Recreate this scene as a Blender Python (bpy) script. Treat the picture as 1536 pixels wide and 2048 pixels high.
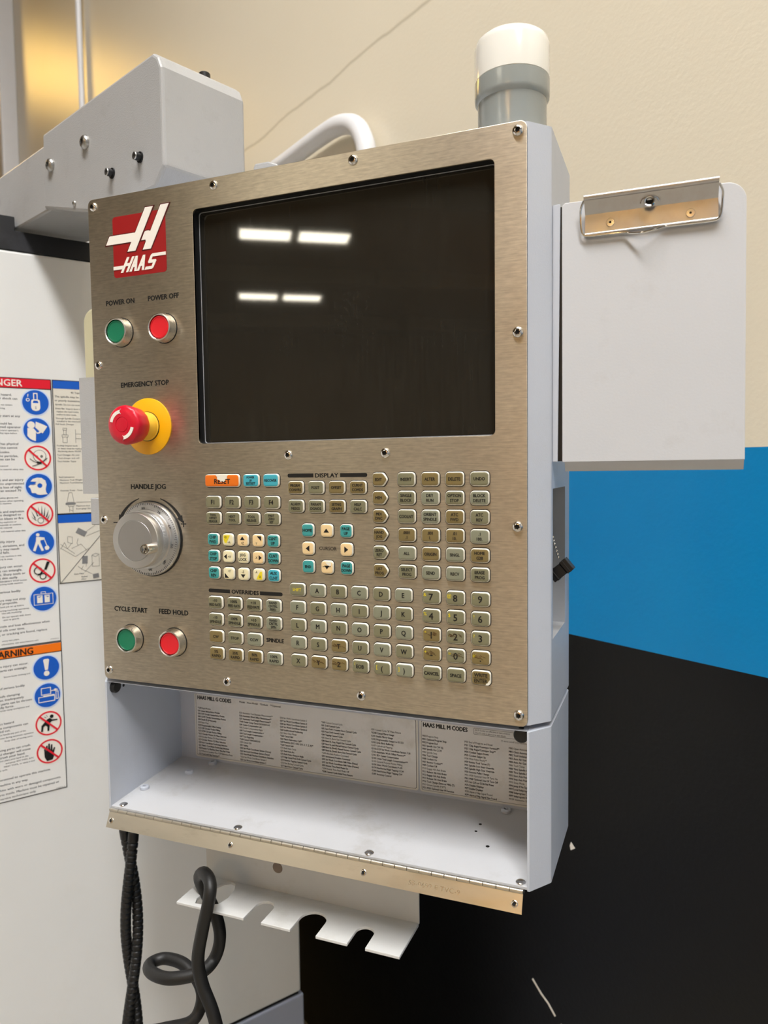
import bpy, bmesh, math, random
from math import sin, cos, pi, radians
from mathutils import Vector, Matrix
from mathutils.geometry import tessellate_polygon
random.seed(7)
scene = bpy.context.scene
for o in list(bpy.data.objects):
    bpy.data.objects.remove(o, do_unlink=True)
COL = scene.collection

# ------------------------------------------------------------------ camera
# Frame: faceplate front is the plane y = 0, x to the right, its lower left corner at (0, 0, ZO).
ZO = 1.30
W, H = 0.4705, 0.520
YAW, PITCH, ROLL = 0.37694, -0.05966, -0.01298
CAM = Vector((0.58915, -0.63649, 0.22963 + ZO))
F_PX = 1472.9
fwd = Vector((-sin(YAW) * cos(PITCH), cos(YAW) * cos(PITCH), sin(PITCH)))
rgt = Vector((cos(YAW), sin(YAW), 0)); upv = rgt.cross(fwd)
r2 = rgt * cos(ROLL) + upv * sin(ROLL); u2 = upv * cos(ROLL) - rgt * sin(ROLL)
cd = bpy.data.cameras.new('camera'); cam = bpy.data.objects.new('camera', cd); COL.objects.link(cam)
cd.sensor_fit = 'HORIZONTAL'; cd.sensor_width = 36.0; cd.lens = F_PX * 36.0 / 1536.0
cd.clip_start = 0.02; cd.clip_end = 200
cd.dof.use_dof = True; cd.dof.focus_distance = 0.74; cd.dof.aperture_fstop = 10.0
m = Matrix((r2, u2, -fwd)).transposed().to_4x4(); m.translation = CAM
cam.matrix_world = m
scene.camera = cam

# ------------------------------------------------------------------ world, exposure
wd = bpy.data.worlds.new('world'); scene.world = wd; wd.use_nodes = True
bg = wd.node_tree.nodes['Background']
bg.inputs[0].default_value = (0.86, 0.93, 1.0, 1); bg.inputs[1].default_value = 0.42
scene.view_settings.view_transform = 'Standard'; scene.view_settings.look = 'None'
scene.view_settings.gamma = 1.0; scene.view_settings.use_curve_mapping = False
scene.view_settings.exposure = 0.05
scene.cycles.use_denoising = True
scene.cycles.max_bounces = 7; scene.cycles.diffuse_bounces = 4; scene.cycles.glossy_bounces = 4
scene.cycles.sample_clamp_indirect = 6.0
LAMP = 65.0          # daylight-white panels of the nearest row
LAMP_FAR = 24.0      # older, dimmer panels further down the hall
WARM = 15.0          # sodium lamp emission

# ------------------------------------------------------------------ materials
def lin(c):
    return tuple(((v / 255) / 12.92 if v / 255 <= 0.04045 else ((v / 255 + 0.055) / 1.055) ** 2.4) for v in c)
def mat(name, rgb, rough=0.5, metal=0.0, var=0.06, vscale=18.0, bump=0.0, bscale=200.0, coat=0.0, emit=0.0, spec=0.5,
        stretch=(1, 1, 1), rvar=0.0, dirt=None, dscale=6.0, damt=0.0):
    """Principled material with procedural colour variation, roughness variation, bump and dirt patches."""
    mt = bpy.data.materials.new(name); mt.use_nodes = True
    nt = mt.node_tree; N = nt.nodes; L = nt.links
    b = N['Principled BSDF']
    c = lin(rgb)
    b.inputs['Roughness'].default_value = rough; b.inputs['Metallic'].default_value = metal
    b.inputs['Specular IOR Level'].default_value = spec
    if coat: b.inputs['Coat Weight'].default_value = coat; b.inputs['Coat Roughness'].default_value = 0.12
    tc = N.new('ShaderNodeTexCoord'); mp = N.new('ShaderNodeMapping'); mp.inputs['Scale'].default_value = stretch
    L.new(tc.outputs['Object'], mp.inputs[0])
    nz = N.new('ShaderNodeTexNoise'); nz.inputs['Scale'].default_value = vscale; nz.inputs['Detail'].default_value = 5
    L.new(mp.outputs[0], nz.inputs['Vector'])
    mx = N.new('ShaderNodeMix'); mx.data_type = 'RGBA'
    mx.inputs[6].default_value = tuple(max(0, v * (1 - var)) for v in c) + (1,)
    mx.inputs[7].default_value = tuple(min(1, v * (1 + var)) for v in c) + (1,)
    L.new(nz.outputs['Fac'], mx.inputs[0]); out = mx.outputs[2]
    if dirt:
        n2 = N.new('ShaderNodeTexNoise'); n2.inputs['Scale'].default_value = dscale; n2.inputs['Detail'].default_value = 8
        n2.inputs['Roughness'].default_value = 0.7
        L.new(mp.outputs[0], n2.inputs['Vector'])
        rp = N.new('ShaderNodeMapRange'); rp.inputs[1].default_value = 0.55; rp.inputs[2].default_value = 0.75
        rp.inputs[4].default_value = damt
        L.new(n2.outputs['Fac'], rp.inputs[0])
        m2 = N.new('ShaderNodeMix'); m2.data_type = 'RGBA'; m2.inputs[7].default_value = lin(dirt) + (1,)
        L.new(rp.outputs[0], m2.inputs[0]); L.new(out, m2.inputs[6]); out = m2.outputs[2]
    L.new(out, b.inputs['Base Color'])
    if rvar:
        n3 = N.new('ShaderNodeTexNoise'); n3.inputs['Scale'].default_value = vscale * 2.3; n3.inputs['Detail'].default_value = 6
        L.new(mp.outputs[0], n3.inputs['Vector'])
        r3 = N.new('ShaderNodeMapRange'); r3.inputs[3].default_value = max(0.02, rough - rvar); r3.inputs[4].default_value = rough + rvar
        L.new(n3.outputs['Fac'], r3.inputs[0]); L.new(r3.outputs[0], b.inputs['Roughness'])
    if bump:
        n4 = N.new('ShaderNodeTexNoise'); n4.inputs['Scale'].default_value = bscale; n4.inputs['Detail'].default_value = 3
        L.new(mp.outputs[0], n4.inputs['Vector'])
        bp = N.new('ShaderNodeBump'); bp.inputs['Strength'].default_value = bump; bp.inputs['Distance'].default_value = 0.001
        L.new(n4.outputs['Fac'], bp.inputs['Height']); L.new(bp.outputs[0], b.inputs['Normal'])
    if emit:
        b.inputs['Emission Color'].default_value = c + (1,); b.inputs['Emission Strength'].default_value = emit
    return mt

M = {}
M['paint'] = mat('grey_powder_paint', (190, 195, 205), 0.38, var=0.03, bump=0.12, bscale=900, dirt=(150, 148, 142), dscale=14, damt=0.10, rvar=0.06)
M['paint_in'] = mat('grey_tray_paint', (192, 193, 196), 0.32, var=0.05, bump=0.1, bscale=700, dirt=(120, 108, 80), dscale=11, damt=0.35, rvar=0.08)
M['arm'] = mat('arm_grey_paint', (172, 172, 172), 0.36, var=0.05, bump=0.25, bscale=600, dirt=(120, 115, 105), dscale=20, damt=0.2, rvar=0.06)
M['board'] = mat('clipboard_paint', (200, 202, 206), 0.36, var=0.03, bump=0.07, bscale=500, dirt=(165, 160, 155), dscale=9, damt=0.35)
M['bracket'] = mat('bracket_white_paint', (208, 208, 206), 0.36, var=0.05, vscale=25, bump=0.1, bscale=400, dirt=(150, 142, 120), dscale=16, damt=0.25)
M['weld'] = mat('bare_weld_spot', (128, 112, 98), 0.5, var=0.3, vscale=120)
M['machine'] = mat('machine_white_paint', (228, 228, 226), 0.34, var=0.02, bump=0.06, bscale=300, dirt=(200, 196, 186), dscale=5, damt=0.2)
M['machine_low'] = mat('machine_lower_paint', (168, 176, 196), 0.4, var=0.03)
M['trim'] = mat('black_trim', (18, 18, 22), 0.5, var=0.3, vscale=14, bump=0.2, bscale=60, dirt=(60, 60, 66), dscale=10, damt=0.5)
M['black'] = mat('black_plastic', (16, 16, 17), 0.42, var=0.15)
M['rubber'] = mat('black_rubber', (20, 19, 18), 0.5, var=0.2, bump=0.1, bscale=400)
M['dark'] = mat('dark_recess', (8, 8, 8), 0.8, var=0.1)  # socket bottoms and drilled holes have their shade painted in black
M['recess'] = mat('recess_grey', (172, 174, 178), 0.5, var=0.06)
M['chrome'] = mat('polished_steel', (225, 222, 218), 0.14, 1.0, var=0.04, rvar=0.05)
M['clipsteel'] = mat('clip_steel', (196, 192, 188), 0.36, 1.0, var=0.08, vscale=30, rvar=0.1, dirt=(150, 110, 80), dscale=12, damt=0.3)
M['nickel'] = mat('satin_nickel', (214, 208, 198), 0.27, 1.0, var=0.05, rvar=0.06)
M['alu'] = mat('dial_aluminium', (214, 214, 214), 0.34, 1.0, var=0.04, vscale=40, rvar=0.05)
M['alu2'] = mat('knob_face_aluminium', (186, 186, 186), 0.42, 1.0, var=0.08, vscale=25, rvar=0.08)
M['hinge'] = mat('hinge_steel', (216, 210, 198), 0.33, 1.0, var=0.12, vscale=60, stretch=(0.3, 1, 1), rvar=0.1, dirt=(120, 105, 80), dscale=40, damt=0.3)
M['boltsteel'] = mat('zinc_bolt', (178, 176, 172), 0.32, 1.0, var=0.1, rvar=0.1)
M['ink'] = mat('black_ink', (14, 13, 12), 0.5, var=0.1)
M['white_ink'] = mat('white_ink', (240, 234, 224), 0.45, var=0.03)
M['yellow_ink'] = mat('yellow_ink', (226, 204, 30), 0.5, var=0.05)
M['logo_red'] = mat('badge_red', (150, 14, 18), 0.35, var=0.05)
M['logo_edge'] = mat('badge_outline', (84, 16, 18), 0.4, var=0.05)
M['olive'] = mat('key_olive', (122, 119, 92), 0.42, var=0.10, vscale=60, dirt=(118, 102, 60), dscale=35, damt=0.4)
M['olive2'] = mat('key_grey_olive', (132, 133, 112), 0.42, var=0.07, vscale=60, dirt=(124, 114, 80), dscale=35, damt=0.3)
M['brown'] = mat('key_worn_brown', (122, 106, 66), 0.42, var=0.14, vscale=70, dirt=(104, 84, 44), dscale=40, damt=0.4)
M['teal'] = mat('key_teal', (62, 150, 148), 0.4, var=0.08, vscale=60)
M['cyan'] = mat('key_cyan', (66, 166, 182), 0.4, var=0.08, vscale=60)
M['orange'] = mat('key_orange', (226, 112, 22), 0.4, var=0.08, vscale=60)
M['peach'] = mat('key_peach', (232, 202, 150), 0.42, var=0.07, vscale=60)
M['cream'] = mat('key_cream', (228, 218, 178), 0.42, var=0.06, vscale=60)
M['keyside'] = mat('key_translucent_body', (236, 231, 216), 0.35, var=0.03)
M['gap'] = mat('key_gap_shade', (30, 25, 20), 0.7, var=0.1)  # dark ring stands in for the shaded gap around each key
M['scuff'] = mat('worn_smear', (82, 56, 22), 0.6, var=0.2)
M['green'] = mat('button_green', (16, 116, 82), 0.36, var=0.05)
M['red'] = mat('button_red', (222, 30, 42), 0.36, var=0.05)
M['estop'] = mat('emergency_red', (206, 14, 44), 0.34, var=0.06)
M['yellow'] = mat('emergency_yellow', (244, 178, 6), 0.42, var=0.04)
M['collar'] = mat('collar_yellow', (236, 190, 60), 0.45, var=0.05)
M['blue_dec'] = mat('decal_blue', (22, 92, 196), 0.35, var=0.04)
M['red_dec'] = mat('decal_red', (226, 26, 48), 0.35, var=0.04)
M['orange_dec'] = mat('decal_orange', (250, 122, 12), 0.35, var=0.04)
M['sheet'] = mat('decal_sheet', (234, 233, 230), 0.3, var=0.02)
M['sheet2'] = mat('decal_sheet_cream', (226, 221, 208), 0.3, var=0.02)
M['halo'] = mat('pictogram_border', (206, 222, 246), 0.35, var=0.02)
M['text_dec'] = mat('decal_text_ink', (58, 60, 66), 0.5, var=0.1)
M['grey_dec'] = mat('decal_grey_ink', (128, 128, 128), 0.5, var=0.08)
M['card'] = mat('reference_card', (226, 225, 222), 0.3, var=0.04, vscale=12, dirt=(170, 160, 130), dscale=20, damt=0.35)
M['cardedge'] = mat('card_border', (222, 220, 212), 0.35, var=0.03)
M['card_ink'] = mat('card_ink', (44, 44, 46), 0.5, var=0.1)
M['lens'] = mat('beacon_white_lens', (238, 235, 226), 0.16, var=0.02, coat=0.5)
M['beacon'] = mat('beacon_grey_plastic', (150, 154, 150), 0.2, var=0.03, coat=0.3)
M['pvc'] = mat('white_conduit', (226, 226, 228), 0.35, var=0.03)
M['creamplastic'] = mat('cream_plastic', (196, 190, 158), 0.3, var=0.05, coat=0.2)
M['gold'] = mat('brass_contact', (206, 176, 96), 0.3, 1.0, var=0.1)
M['housing'] = mat('lamp_housing', (190, 190, 190), 0.5, var=0.04)

def brushed():
    mt = bpy.data.materials.new('brushed_stainless'); mt.use_nodes = True
    nt = mt.node_tree; N = nt.nodes; L = nt.links; b = N['Principled BSDF']
    b.inputs['Metallic'].default_value = 1.0
    tc = N.new('ShaderNodeTexCoord')
    def streak(sc, detail):
        mp = N.new('ShaderNodeMapping'); mp.inputs['Scale'].default_value = sc
        L.new(tc.outputs['Object'], mp.inputs[0])
        nz = N.new('ShaderNodeTexNoise'); nz.inputs['Scale'].default_value = 1.0; nz.inputs['Detail'].default_value = detail
        L.new(mp.outputs[0], nz.inputs['Vector']); return nz
    s1 = streak((45, 1, 900), 3); s2 = streak((120, 1, 420), 2); s3 = streak((9, 1, 9), 5)
    ad = N.new('ShaderNodeMath'); ad.operation = 'MULTIPLY_ADD'; ad.inputs[1].default_value = 0.55
    L.new(s1.outputs['Fac'], ad.inputs[0])
    md = N.new('ShaderNodeMath'); md.operation = 'MULTIPLY'; md.inputs[1].default_value = 0.45
    L.new(s2.outputs['Fac'], md.inputs[0]); L.new(md.outputs[0], ad.inputs[2])
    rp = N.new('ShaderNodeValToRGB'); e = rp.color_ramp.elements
    e[0].position = 0.32; e[0].color = (0.48, 0.425, 0.345, 1); e[1].position = 0.68; e[1].color = (0.70, 0.63, 0.515, 1)  # warm tint stands in for reflected golden surroundings
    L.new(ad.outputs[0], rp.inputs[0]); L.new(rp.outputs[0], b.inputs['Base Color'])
    rr = N.new('ShaderNodeMapRange'); rr.inputs[3].default_value = 0.30; rr.inputs[4].default_value = 0.42
    L.new(s3.outputs['Fac'], rr.inputs[0]); L.new(rr.outputs[0], b.inputs['Roughness'])
    b.inputs['Anisotropic'].default_value = 0.75
    tg = N.new('ShaderNodeTangent'); tg.direction_type = 'UV_MAP'; tg.uv_map = 'grain'
    L.new(tg.outputs[0], b.inputs['Tangent'])
    bp = N.new('ShaderNodeBump'); bp.inputs['Strength'].default_value = 0.05; bp.inputs['Distance'].default_value = 0.0004
    L.new(ad.outputs[0], bp.inputs['Height']); L.new(bp.outputs[0], b.inputs['Normal'])
    return mt
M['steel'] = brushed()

def glass_screen():
    mt = bpy.data.materials.new('smudge_and_reflection_glass'); mt.use_nodes = True
    nt = mt.node_tree; N = nt.nodes; L = nt.links; b = N['Principled BSDF']
    b.inputs['Base Color'].default_value = (0.012, 0.012, 0.011, 1)
    b.inputs['Specular IOR Level'].default_value = 0.75
    tc = N.new('ShaderNodeTexCoord')
    w = N.new('ShaderNodeTexWave'); w.wave_type = 'RINGS'; w.rings_direction = 'Y'
    w.inputs['Scale'].default_value = 60; w.inputs['Distortion'].default_value = 26; w.inputs['Detail'].default_value = 3
    w.inputs['Detail Scale'].default_value = 0.5
    L.new(tc.outputs['Object'], w.inputs['Vector'])
    n = N.new('ShaderNodeTexNoise'); n.inputs['Scale'].default_value = 11; n.inputs['Detail'].default_value = 6
    L.new(tc.outputs['Object'], n.inputs['Vector'])
    mp = N.new('ShaderNodeMapping'); mp.inputs['Scale'].default_value = (420, 1, 24); L.new(tc.outputs['Object'], mp.inputs[0])
    n2 = N.new('ShaderNodeTexNoise'); n2.inputs['Scale'].default_value = 1; L.new(mp.outputs[0], n2.inputs['Vector'])
    n5 = N.new('ShaderNodeTexNoise'); n5.inputs['Scale'].default_value = 7; n5.inputs['Detail'].default_value = 3
    L.new(tc.outputs['Object'], n5.inputs['Vector'])
    mk = N.new('ShaderNodeMapRange'); mk.inputs[1].default_value = 0.5; mk.inputs[2].default_value = 0.72; mk.inputs[4].default_value = 0.18
    L.new(n5.outputs['Fac'], mk.inputs[0])
    a = N.new('ShaderNodeMath'); a.operation = 'MULTIPLY'; L.new(w.outputs['Fac'], a.inputs[0]); L.new(mk.outputs[0], a.inputs[1])
    a2 = N.new('ShaderNodeMath'); a2.operation = 'MULTIPLY'; L.new(n2.outputs['Fac'], a2.inputs[0]); L.new(n.outputs['Fac'], a2.inputs[1])
    s = N.new('ShaderNodeMath'); s.operation = 'ADD'; L.new(a.outputs[0], s.inputs[0]); L.new(a2.outputs[0], s.inputs[1])
    r = N.new('ShaderNodeMapRange'); r.inputs[1].default_value = 0.15; r.inputs[2].default_value = 0.9
    r.inputs[3].default_value = 0.028; r.inputs[4].default_value = 0.046
    L.new(s.outputs[0], r.inputs[0]); L.new(r.outputs[0], b.inputs['Roughness'])
    mx = N.new('ShaderNodeMix'); mx.data_type = 'RGBA'
    mx.inputs[6].default_value = (0.014, 0.0125, 0.0095, 1); mx.inputs[7].default_value = (0.040, 0.037, 0.030, 1)  # brownish haze: dust smudges, plus ceiling reflection put into the colour
    L.new(s.outputs[0], mx.inputs[0]); L.new(mx.outputs[2], b.inputs['Base Color'])
    return mt
M['screen'] = glass_screen()

def wall_paint():
    """Beige, blue and black paint bands on a plastered wall, with a panel joint above."""
    mt = bpy.data.materials.new('banded_wall_paint'); mt.use_nodes = True
    nt = mt.node_tree; N = nt.nodes; L = nt.links; b = N['Principled BSDF']
    g = N.new('ShaderNodeNewGeometry'); sp = N.new('ShaderNodeSeparateXYZ'); L.new(g.outputs['Position'], sp.inputs[0])
    tc = N.new('ShaderNodeTexCoord')
    def gt(v):
        n = N.new('ShaderNodeMath'); n.operation = 'GREATER_THAN'; n.inputs[1].default_value = v; L.new(sp.outputs[2], n.inputs[0]); return n
    def nz(sc, det=5, st=(1, 1, 1)):
        mp = N.new('ShaderNodeMapping'); mp.inputs['Scale'].default_value = st; L.new(tc.outputs['Object'], mp.inputs[0])
        n = N.new('ShaderNodeTexNoise'); n.inputs['Scale'].default_value = sc; n.inputs['Detail'].default_value = det
        L.new(mp.outputs[0], n.inputs['Vector']); return n
    def mix(f, a, c):
        n = N.new('ShaderNodeMix'); n.data_type = 'RGBA'; L.new(f, n.inputs[0])
        for i, v in ((6, a), (7, c)):
            if isinstance(v, tuple): n.inputs[i].default_value = v + (1,)
            else: L.new(v, n.inputs[i])
        return n.outputs[2]
    big = nz(1.6, 6); fine = nz(6, 6)
    beige = mix(big.outputs['Fac'], lin((222, 212, 190)), lin((230, 221, 201)))
    blue = mix(fine.outputs['Fac'], lin((0, 124, 186)), lin((2, 136, 198)))
    sm = N.new('ShaderNodeMapRange'); sm.inputs[1].default_value = 0.66; sm.inputs[2].default_value = 0.8; sm.inputs[4].default_value = 0.25
    L.new(fine.outputs['Fac'], sm.inputs[0])
    black = mix(sm.outputs[0], lin((7, 7, 8)), lin((46, 46, 48)))
    c1 = mix(gt(ZO - 0.0484).outputs[0], black, blue)
    c2 = mix(gt(ZO + 0.2505).outputs[0], c1, beige)
    # the joint between two cast panels
    wob = nz(5, 4)
    sb = N.new('ShaderNodeMath'); sb.operation = 'MULTIPLY_ADD'; sb.inputs[1].default_value = 0.03
    L.new(wob.outputs['Fac'], sb.inputs[0]); L.new(sp.outputs[2], sb.inputs[2])
    s2 = N.new('ShaderNodeMath'); s2.operation = 'SUBTRACT'; s2.inputs[1].default_value = ZO + 1.152; L.new(sb.outputs[0], s2.inputs[0])
    ab = N.new('ShaderNodeMath'); ab.operation = 'ABSOLUTE'; L.new(s2.outputs[0], ab.inputs[0])
    jr = N.new('ShaderNodeMapRange'); jr.inputs[1].default_value = 0.0; jr.inputs[2].default_value = 0.006; jr.inputs[3].default_value = 1; jr.inputs[4].default_value = 0
    L.new(ab.outputs[0], jr.inputs[0])
    jm = N.new('ShaderNodeMath'); jm.operation = 'MULTIPLY'; jm.inputs[1].default_value = 0.45; L.new(jr.outputs[0], jm.inputs[0])
    c3 = mix(jm.outputs[0], c2, lin((150, 138, 112)))
    L.new(c3, b.inputs['Base Color'])
    b.inputs['Roughness'].default_value = 0.34; b.inputs['Specular IOR Level'].default_value = 0.36
    peel = nz(130, 3); pl = nz(2.2, 5)
    h = N.new('ShaderNodeMath'); h.operation = 'MULTIPLY_ADD'; h.inputs[1].default_value = 5.0
    L.new(pl.outputs['Fac'], h.inputs[0]); L.new(peel.outputs['Fac'], h.inputs[2])
    h2 = N.new('ShaderNodeMath'); h2.operation = 'SUBTRACT'; L.new(h.outputs[0], h2.inputs[0]); L.new(jr.outputs[0], h2.inputs[1])
    bp = N.new('ShaderNodeBump'); bp.inputs['Strength'].default_value = 0.2; bp.inputs['Distance'].default_value = 0.002
    L.new(h2.outputs[0], bp.inputs['Height']); L.new(bp.outputs[0], b.inputs['Normal'])
    return mt
M['wall'] = wall_paint()
M['floor'] = mat('sealed_concrete', (152, 145, 131), 0.4, var=0.15, vscale=3, bump=0.1, bscale=60)
M['ceiling'] = mat('dark_ceiling_deck', (150, 132, 100), 0.8, var=0.12, vscale=2)
M['farwall'] = mat('far_shop_wall', (176, 158, 124), 0.7, var=0.12, vscale=0.6)
M['bay'] = mat('warm_lit_bay_wall', (210, 164, 92), 0.6, var=0.08, vscale=0.5)  # warm lamplight put into the wall colour for the faceplate to mirror
M['truss'] = mat('ceiling_beam_paint', (150, 138, 112), 0.6, var=0.1)
M['lamp'] = mat('lamp_diffuser_daylight', (250, 249, 248), 0.5, var=0.0, emit=LAMP)
M['lamp_far'] = mat('lamp_diffuser_warm_white', (255, 246, 224), 0.5, var=0.0, emit=LAMP_FAR)
M['fill_bay'] = mat('added_fill_diffuser', (255, 214, 146), 0.5, var=0.0, emit=120.0)
M['warm'] = mat('sodium_lamp_diffuser', (255, 206, 110), 0.5, var=0.0, emit=WARM)

# ------------------------------------------------------------------ mesh helpers
_T = {}
_tc = bpy.data.curves.new('tmp_text', 'FONT'); _to = bpy.data.objects.new('tmp_text', _tc); COL.objects.link(_to)
_tc.resolution_u = 2; _tc.size = 1.0
def unit_text(s, bold=0.0):
    k = (s, bold)
    if k not in _T:
        _tc.body = s; _tc.offset = bold
        bpy.context.view_layer.update()
        dg = bpy.context.evaluated_depsgraph_get()
        me = _to.evaluated_get(dg).to_mesh()
        vs = [tuple(v.co[:2]) for v in me.vertices]; fs = [tuple(p.vertices) for p in me.polygons]
        _to.evaluated_get(dg).to_mesh_clear()
        _T[k] = (vs, fs)
    return _T[k]
CAPH = max(v[1] for v in unit_text('H')[0])

class MB:
    def __init__(self): self.v = []; self.f = []; self.m = []
    def add(self, vs, fs, mi=0):
        n = len(self.v); self.v += [tuple(v) for v in vs]
        for f in fs: self.f.append(tuple(i + n for i in f)); self.m.append(mi)
        return self
    def box(self, x0, x1, y0, y1, z0, z1, mi=0):
        vs = [(x, y, z) for z in (z0, z1) for y in (y0, y1) for x in (x0, x1)]
        return self.add(vs, [(0, 1, 5, 4), (2, 6, 7, 3), (0, 4, 6, 2), (1, 3, 7, 5), (0, 2, 3, 1), (4, 5, 7, 6)], mi)
    def prism(self, poly, a0, a1, axis='y', holes=(), mi=0, sides=True, mside=None):
        """Extrude an outline. axis y: (x,z) outline from y=a0 to a1; axis z: (x,y); axis x: (y,z)."""
        def P(p, a): return {'y': (p[0], a, p[1]), 'z': (p[0], p[1], a), 'x': (a, p[0], p[1])}[axis]
        loops = [list(poly)] + [list(h) for h in holes]
        flat = [p for l in loops for p in l]; n = len(flat)
        vs = [P(p, a0) for p in flat] + [P(p, a1) for p in flat]
        if holes or len(poly) > 4:
            tri = tessellate_polygon([[Vector((p[0], p[1], 0)) for p in l] for l in loops])
        else: tri = [tuple(range(len(poly)))]
        self.add(vs, [tuple(t) for t in tri], mi)
        base = len(self.v) - 2 * n
        for t in tri: self.f.append(tuple(i + n + base for i in reversed(t))); self.m.append(mi)
        if sides:
            o = 0
            for l in loops:
                k = len(l)
                for i in range(k):
                    j = (i + 1) % k
                    self.f.append((base + o + i, base + o + j, base + n + o + j, base + n + o + i)); self.m.append(mi if mside is None else mside)
                o += k
        return self
    def lathe(self, prof, c=(0, 0, 0), axis='y', seg=32, rf=None, mis=None):
        """Revolve (radius, height) pairs; axis y grows towards the viewer (-y), axis z grows up."""
        n = len(prof); vs = []
        for k, (r, h) in enumerate(prof):
            for i in range(seg):
                t = 2 * pi * i / seg; q = r * (rf(k, t) if rf else 1)
                if axis == 'y': vs.append((c[0] + q * cos(t), c[1] - h, c[2] + q * sin(t)))
                elif axis == 'z': vs.append((c[0] + q * cos(t), c[1] + q * sin(t), c[2] + h))
                else: vs.append((c[0] + h, c[1] + q * cos(t), c[2] + q * sin(t)))
        b = len(self.v); self.v += vs
        for k in range(n - 1):
            for i in range(seg):
                j = (i + 1) % seg
                self.f.append((b + k * seg + i, b + k * seg + j, b + (k + 1) * seg + j, b + (k + 1) * seg + i)); self.m.append(mis[k] if mis else 0)
        self.f.append(tuple(b + i for i in range(seg))); self.m.append(mis[0] if mis else 0)
        self.f.append(tuple(b + (n - 1) * seg + i for i in range(seg))); self.m.append(mis[-1] if mis else 0)
        return self
    def tube(self, pts, rad, seg=12, mi=0, smooth_n=0, closed=False):
        P = [Vector(p) for p in pts]
        if smooth_n:
            Q = []; n = len(P); rng = range(n) if closed else range(n - 1)
            for i in rng:
                if closed: a, b_, c, d = P[i - 1], P[i], P[(i + 1) % n], P[(i + 2) % n]
                else: a, b_, c, d = P[max(i - 1, 0)], P[i], P[i + 1], P[min(i + 2, n - 1)]
                for s in range(smooth_n):
                    t = s / smooth_n
                    Q.append(0.5 * ((2 * b_) + (c - a) * t + (2 * a - 5 * b_ + 4 * c - d) * t * t + (3 * b_ - 3 * c + d - a) * t ** 3))
            if not closed: Q.append(P[-1])
            P = Q
        n = len(P); up = None; b = len(self.v)
        for i, p in enumerate(P):
            if closed: tan = (P[(i + 1) % n] - P[i - 1]).normalized()
            else: tan = (P[min(i + 1, n - 1)] - P[max(i - 1, 0)]).normalized()
            if up is None:
                up = Vector((0, 0, 1)) if abs(tan.z) < 0.9 else Vector((0, 1, 0))
            up = (up - tan * up.dot(tan)).normalized(); sd = tan.cross(up)
            r = rad(i / (n - 1)) if callable(rad) else rad
            for k in range(seg):
                t = 2 * pi * k / seg; self.v.append(tuple(p + (up * cos(t) + sd * sin(t)) * r))
        for i in range(n if closed else n - 1):
            i2 = (i + 1) % n
            for k in range(seg):
                j = (k + 1) % seg
                self.f.append((b + i * seg + k, b + i * seg + j, b + i2 * seg + j, b + i2 * seg + k)); self.m.append(mi)
        if not closed:
            self.f.append(tuple(b + k for k in range(seg))); self.f.append(tuple(b + (n - 1) * seg + k for k in range(seg))); self.m += [mi, mi]
        return self
    def text(self, s, x, z, cap, y=0.0, maxw=None, width=None, squeeze=1.0, align='c', bold=0.0, rot=0.0, mi=0):
        vs, fs = unit_text(s)
        if not vs: return self
        k = cap / CAPH
        x0 = min(v[0] for v in vs); x1 = max(v[0] for v in vs); w = (x1 - x0) * k * squeeze
        sx = k * squeeze
        if width: sx *= width / w; w = width
        elif maxw and w > maxw: sx *= maxw / w; w = maxw
        ox = {'c': -(x0 + x1) / 2, 'l': -x0, 'r': -x1}[align] * sx
        # heavier print: the same glyphs laid down again with a small offset
        offs = [(0, 0)] if bold <= 0 else ([(-bold, 0), (bold, 0)] if bold < 0.012 else [(-bold, 0), (bold, 0), (0, -bold * 0.7), (0, bold * 0.7)])
        for io, (ax, az) in enumerate(offs):
            out = []; yo = y - io * 1.2e-5
            for v in vs:
                a, c = v[0] * sx + ox + ax * k, v[1] * k - cap / 2 + az * k
                out.append((x + a * cos(rot) - c * sin(rot), yo, z + a * sin(rot) + c * cos(rot)))
            self.add(out, fs, mi)
        return self
    def build(self, name, mats, parent=None, loc=(0, 0, 0), rotz=0.0, bevel=None, sharp=35, flat=False, recalc=True):
        me = self.mesh(name, mats, bevel, sharp, flat, recalc)
        return place(name, me, parent, loc, rotz)
    def mesh(self, name, mats, bevel=None, sharp=35, flat=False, recalc=True):
        me = bpy.data.meshes.new(name); me.from_pydata(self.v, [], self.f)
        mats = mats if isinstance(mats, (list, tuple)) else [mats]
        for k in mats: me.materials.append(M[k])
        me.polygons.foreach_set('material_index', self.m)
        if recalc or bevel:
            bm = bmesh.new(); bm.from_mesh(me)
            bmesh.ops.remove_doubles(bm, verts=bm.verts, dist=1e-7)
            if recalc: bmesh.ops.recalc_face_normals(bm, faces=bm.faces)
            if bevel:
                bmesh.ops.dissolve_limit(bm, angle_limit=radians(1), verts=bm.verts, edges=bm.edges)
                es = [e for e in bm.edges if len(e.link_faces) == 2 and e.calc_face_angle(0) > radians(28)]
                bmesh.ops.bevel(bm, geom=es, offset=bevel[0], segments=bevel[1], affect='EDGES', clamp_overlap=True, profile=0.5)
            bm.to_mesh(me); bm.free()
        if not flat and not bevel:
            me.shade_smooth(); me.set_sharp_from_angle(angle=radians(sharp))
        return me

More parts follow.
